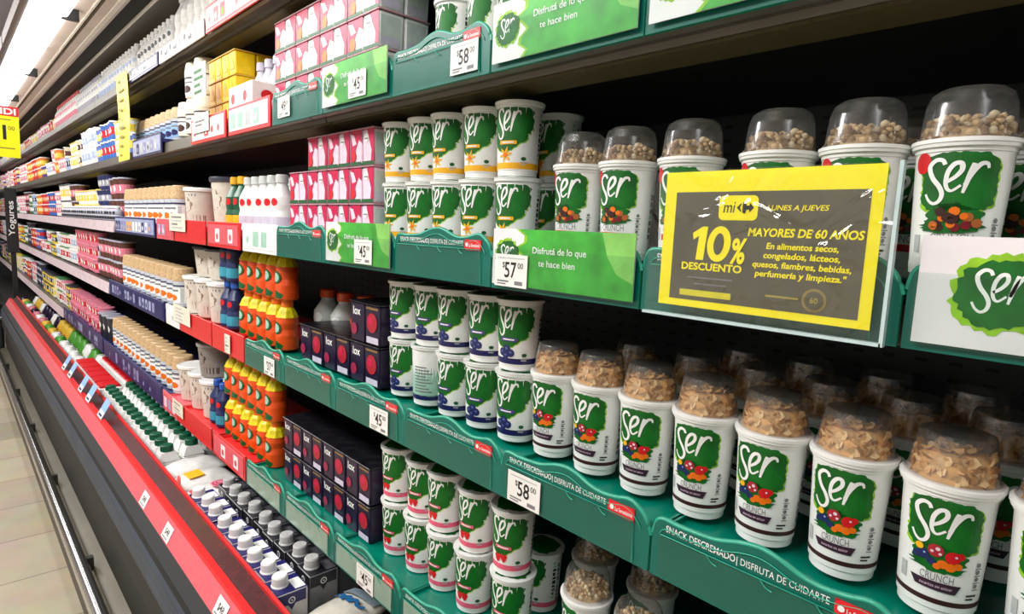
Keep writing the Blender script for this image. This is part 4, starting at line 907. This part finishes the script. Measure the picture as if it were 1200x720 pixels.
b = MB(); b.tube([(-.09, -.03, .42), (.04, -.03, .42)], .012, CHROME, 10); b.tube([(-.09, -.03, .42), (-.09, .01, .42)], .008, CHROME); b.tube([(.04, -.03, .42), (.04, .01, .42)], .008, CHROME); b.build('bar', fe)

# ------------------------------------------------------------------ bottom well
def carton(navy):
    a, c, cap, g = (M('carton_navy', '1D1B63', .35), M('carton_white', 'DEDBD6', .4), WHITE, WHITE) if navy else (M('carton_black', '1B1B22', .35), M('carton_grey', '8E9090', .4), M('cap_grey', 'C8C8C6', .4), M('carton_patch', '55565C', .4))
    def f1(b):
        w, dp, h = .035, .037, .198; b.rbox(-dp, dp, -w, w, 0, h, c, .003)
        for sgn in (0, 1):
            d = D2(); d.poly([(.001, .115), (.0, .168), (.026, .168), (.035, .154), (.044, .168), (.069, .168), (.069, .196), (.001, .196), (.001, .168)][2:], a, 0)
            d.circ(.035, .178, .0085, WHITE, 1, 14); d.circ(.035, .178, .0055, a, 2, 12); d.circ(.035, .178, .0022, WHITE, 3, 8); d.rect(.02, .02, .05, .06, a if navy else BLACK, 0)
            d.lay(b, (lambda u, v, L: (-dp+u, -w-.0003*(L+1), v)) if sgn else front(-dp, w, 0))
        d = D2(); d.rect(-w+.001, -dp+.001, w-.001, dp-.001, a, 0); d.rrect(-w+.006, .009, w-.020, dp-.003, .002, g, 1); d.lay(b, lambda u, v, L: (v, u, h+.0003*(L+1)))
    def f2(b): b.lathe([(.0195, .1975), (.0200, .2005), (.0180, .2035), (.0178, .2215), (.0155, .225), (.001, .225)], cap, 20, c=(-.013, .006), caps=(False, False))
    return simple('milk_carton', [('box', f1), ('cap', f2)])
for i in range(9):
    put('cn', carton(True), (.543+.003*math.sin(i*2.1), 1.297+.0735*i+(.014 if i > 5 else 0), FL['W']), 'navy and white milk carton with a white cap, %s of its row' % ORD[i], 'carton', 'navy milk cartons')
for i in range(9):
    put('ck', carton(False), (.634+.003*math.sin(i*1.7), 1.325+.0735*i+(.010 if i > 4 else 0), FL['W']), 'black and grey milk carton with a grey cap, %s of its row' % ORD[i], 'carton', 'black milk cartons')
for i in range(8):
    put('ck', None, (.712, 1.36+.0735*i, FL['W']), 'black milk carton in the back row under the lowest shelf, %s of the row' % ORD[i], 'carton', 'black milk cartons')
def sachet(L_, wd, th, mat, art):
    def f(b):
        rings = []; n = 16
        for i in range(13):
            t = i/12; prof = max(.03, math.sin(PI*t)**.45); x = -L_/2+L_*t
            rings.append([(x, wd/2*(.86+.14*prof)*math.cos(2*PI*k/n), th/2+th/2*prof*math.sin(2*PI*k/n)*(1+.12*math.sin(5*t*3+k))) for k in range(n)])
        b.loft(rings, mat, smooth=True)
        def up(u, v, L):
            t = (u+L_/2)/L_; prof = max(.03, math.sin(PI*t)**.45); q = max(-1, min(1, v/(wd/2))); return (u, v, th/2+th/2*prof*math.sqrt(max(0, 1-q*q))*1.12+.003+.0004*L)
        d = D2(); art(d)
        for vs, fs, m, L in list(d.it): b.add([up(p[0], p[1], L) for p in vs], fs, m)
    return one('milk_sachet', [f])
SW = M('sachet_white', 'E6E4E0', .25, bump=.5, scale=40)
def art1(d):
    for i in range(6): d.rect(-.09+i*.004, -.045+.012*i, -.082+i*.004, -.033+.012*i, RED, 0)
    d.rect(-.05, -.03, 0, .03, YELLOW, 0)
def art2(d):
    for i in range(6): d.rect(-.08, -.045+.012*i, -.068, -.033+.012*i, RED, 0)
    for k in range(5): d.circ(.01, 0, .032-.005*k, M('sachet_pink', 'E58DA0', .4) if k % 2 == 0 else M('sachet_rose', 'C84060', .4), k, 16)
def art3(d):
    for i in range(8): d.rect(-.105, -.05+.0125*i, -.07, -.0375+.0125*i, NAVY, 0)
    d.stroke([(.035, .05), (.045, .03), (.03, .02), (.045, .008), (.03, -.002), (.045, -.015), (.03, -.03), (.042, -.045)], .012, M('sachet_blue', '2B6FA8', .4), 1)
    for i in range(8): d.rect(.06, -.05+.0125*i, .10, -.0375+.0125*i, M('sachet_greyblue', '9FB2BE', .3), 0)
for i, (x, y, z, k, lab) in enumerate(((.60, 2.13, .522, 1, 'white sachet with yellow patch and red stripe lying in the bottom well'), (.61, 1.995, .522, 2, 'white sachet with a pink round print lying beside the navy cartons'), (.61, 2.265, .522, 4, 'plain crinkled white sachet behind the pink one'),
        (.615, 1.185, .505, 3, 'cream milk pouch with blue script lying at the bottom edge'), (.615, 1.045, .502, 5, 'grey-white pouch under the cream one at the bottom edge'))):
    put('sachet%d' % k, sachet(.20 if k != 3 else .22, .13, .06, SW if k != 3 else M('pouch_cream', 'D9D4C6', .3, bump=.3), {1: art1, 2: art2, 3: art3, 4: lambda d: None, 5: lambda d: None}[k]), (x, y, z), lab, 'sachet', 'milk sachets in the bottom well', rz=.08 if k in (1, 2, 4) else .25)
def riser(y0, y1, z, lab):
    b = MB(); b.box(.50, .74, y0, y1, .40, z, M('riser_crate', '3A3C40', .5)); b.box(.49, .50, y0, y1, .40, z+.02, M('riser_crate')); tag(b.build('stacking_crate'), lab, 'crate')
riser(1.95, 2.33, .515, 'dark crate under the white sachets in the bottom well'); riser(.98, 1.255, .495, 'dark crate under the cream pouch at the bottom edge')
# green-capped bottles, red-topped boxes and bags further along the well
def gcap():
    def f1(b):
        b.rbox(-.040, .040, -.036, .036, 0, .155, WHITE, .012); b.loft([[(a*.036, c*.034, z) for a, c in ((-1, -1), (1, -1), (1, 1), (-1, 1))] for z in (.154,)]+[[(a*.024, c*.024, .185) for a, c in ((-1, -1), (1, -1), (1, 1), (-1, 1))]], WHITE)
        d = D2(); d.rect(.004, .03, .068, .10, M('milk_label_green', '5E9A3C', .4), 0); d.rect(.015, .05, .055, .085, WHITE, 1); d.rect(.02, .06, .05, .07, RED, 2); d.lay(b, front(-.0402, .036, 0)); d.lay(b, lambda u, v, L: (-.036+u, -.0364-.0003*L, v))
    def f2(b): b.lathe([(.0215, .186), (.0225, .188), (.0215, .207), (.019, .209), (.001, .209)], M('cap_green', '06573A', .4), 16, caps=(True, False))
    return simple('milk_bottle', [('body', f1), ('cap', f2)])
for r_, (x, y0, n) in enumerate(((.560, 2.40, 14), (.648, 2.42, 14), (.736, 2.46, 13))):
    for i in range(n): put('gc', gcap(), (x, y0+.078*i, FL['W']), 'white milk bottle with a green cap, %s in the %s row' % (ORD[i], ['front', 'middle', 'back'][r_]), 'bottle', 'green-capped milk bottles')
def rtop():
    def f1(b): b.rbox(-.055, .055, -.06, .06, 0, .165, WHITE, .006); d = D2(); d.rect(.01, .03, .11, .12, M('pale_print', 'D9C9C4', .4), 0); d.lay(b, front(-.055, .06, 0))
    def f2(b): b.rbox(-.044, .044, -.052, .052, .1645, .178, RED, .004)
    return simple('boxed_multipack', [('box', f1), ('top', f2)])
for r_, (x, n) in enumerate(((.58, 6), (.71, 6))):
    for i in range(n): put('rt', rtop(), (x, 3.60+.128*i, FL['W']), 'white multipack with a red top, %s in the %s row of the well' % (ORD[i], ['front', 'back'][r_]), 'multipack', 'red-topped multipacks')
def bag(mat, m2):
    def f(b):
        rings = []
        for i in range(9):
            t = i/8; s_ = .3+.7*math.sin(PI*(.12+.8*t)); rings.append([((.05*s_)*math.cos(2*PI*k/14)*(1+.1*math.sin(k*3+i)), (.075*s_)*math.sin(2*PI*k/14), .16*t) for k in range(14)])
        b.loft(rings, mat, smooth=True); d = D2(); d.circ(0, .08, .03, m2, 0, 12); d.lay(b, lambda u, v, L: (-.052, -u, v))
    return one('food_bag', [f])
r = random.Random(8); cols = [(WHITE, LIME, 'white'), (M('bag_green', '4E9A34', .35), WHITE, 'green'), (M('bag_yellow', 'E3B93C', .35), RED, 'yellow'), (M('bag_pink', 'D9808C', .35), WHITE, 'pink'), (PURPLE, WHITE, 'dark purple')]
seq = [0, 0, 0, 0, 1, 0, 2, 1, 2, 3, 0, 3, 4, 3, 0, 1, 2, 4]; cnt = {}
for i, k in enumerate(seq):
    for r_ in range(2):
        m1, m2, nm = cols[(k+r_*(i % 2)) % 5]; cnt[nm] = cnt.get(nm, 0)+1
        put('bag'+nm, bag(m1, m2), (.57+.12*r_, 4.44+.20*i, FL['W']), '%s bag in the far part of the bottom well, %s %s one' % (nm, ORD[cnt[nm]-1], nm), 'bag', 'bags in the far part of the well')
# tags on the red front rail
ang = math.atan2(.024, .046)
def rail_tag(w, h, blue):
    def make():
        b = MB(); b.box(0, .001, -w, 0, 0, h, PAPER if not blue else SKY); d = D2()
        if blue: d.rect(.0, 0, w, h*.45, WHITE, 0); d.rect(w*.2, h*.55, w*.8, h*.9, BLUE, 0) if 0 else None; d.rect(w*.15, h*.2, w*.8, h*.3, NAVY, 1)
        else: d.text('$48', w*.5, h*.35, h*.38, BLACK, 0, 'c', bold=.01); d.rect(w*.1, h*.1, w*.8, h*.18, GREY, 0)
        d.lay(b, front(0, 0, 0)); return b.build('price_tag' if not blue else 'shelf_talker')
    return make
for i, y in enumerate((1.195, 1.36, 1.80, 2.06)):
    o = put('rtag', rail_tag(.062, .040, False), (.3985, y, e-.8815), 'small white price tag on the red front rail, %s from the near end' % ['first', 'second', 'third', 'fourth'][i], 'price tag', PT)
    o.rotation_euler = (0, ang, 0)
for i, y in enumerate((2.93, 3.22, 3.42, 3.75, 3.95)):
    o = put('talker', rail_tag(.085, .085, True), (.424, y, e-.84), 'pale blue and white card sticking up from the red rail, %s from the near end' % ['first', 'second', 'third', 'fourth', 'fifth'][i], 'card', 'blue and white cards on the red rail')
    o.rotation_euler = (0, .5, .0)
for k_, v_ in SEEN.items():
    if len(k_.split()) > 16 or len(k_.split()) < 4: print('LABEL LENGTH', k_)
    if v_ > 1: print('DUPLICATE LABEL', v_, k_)
print('things', sum(1 for o in S.objects if o.parent is None), 'objects', len(S.objects))
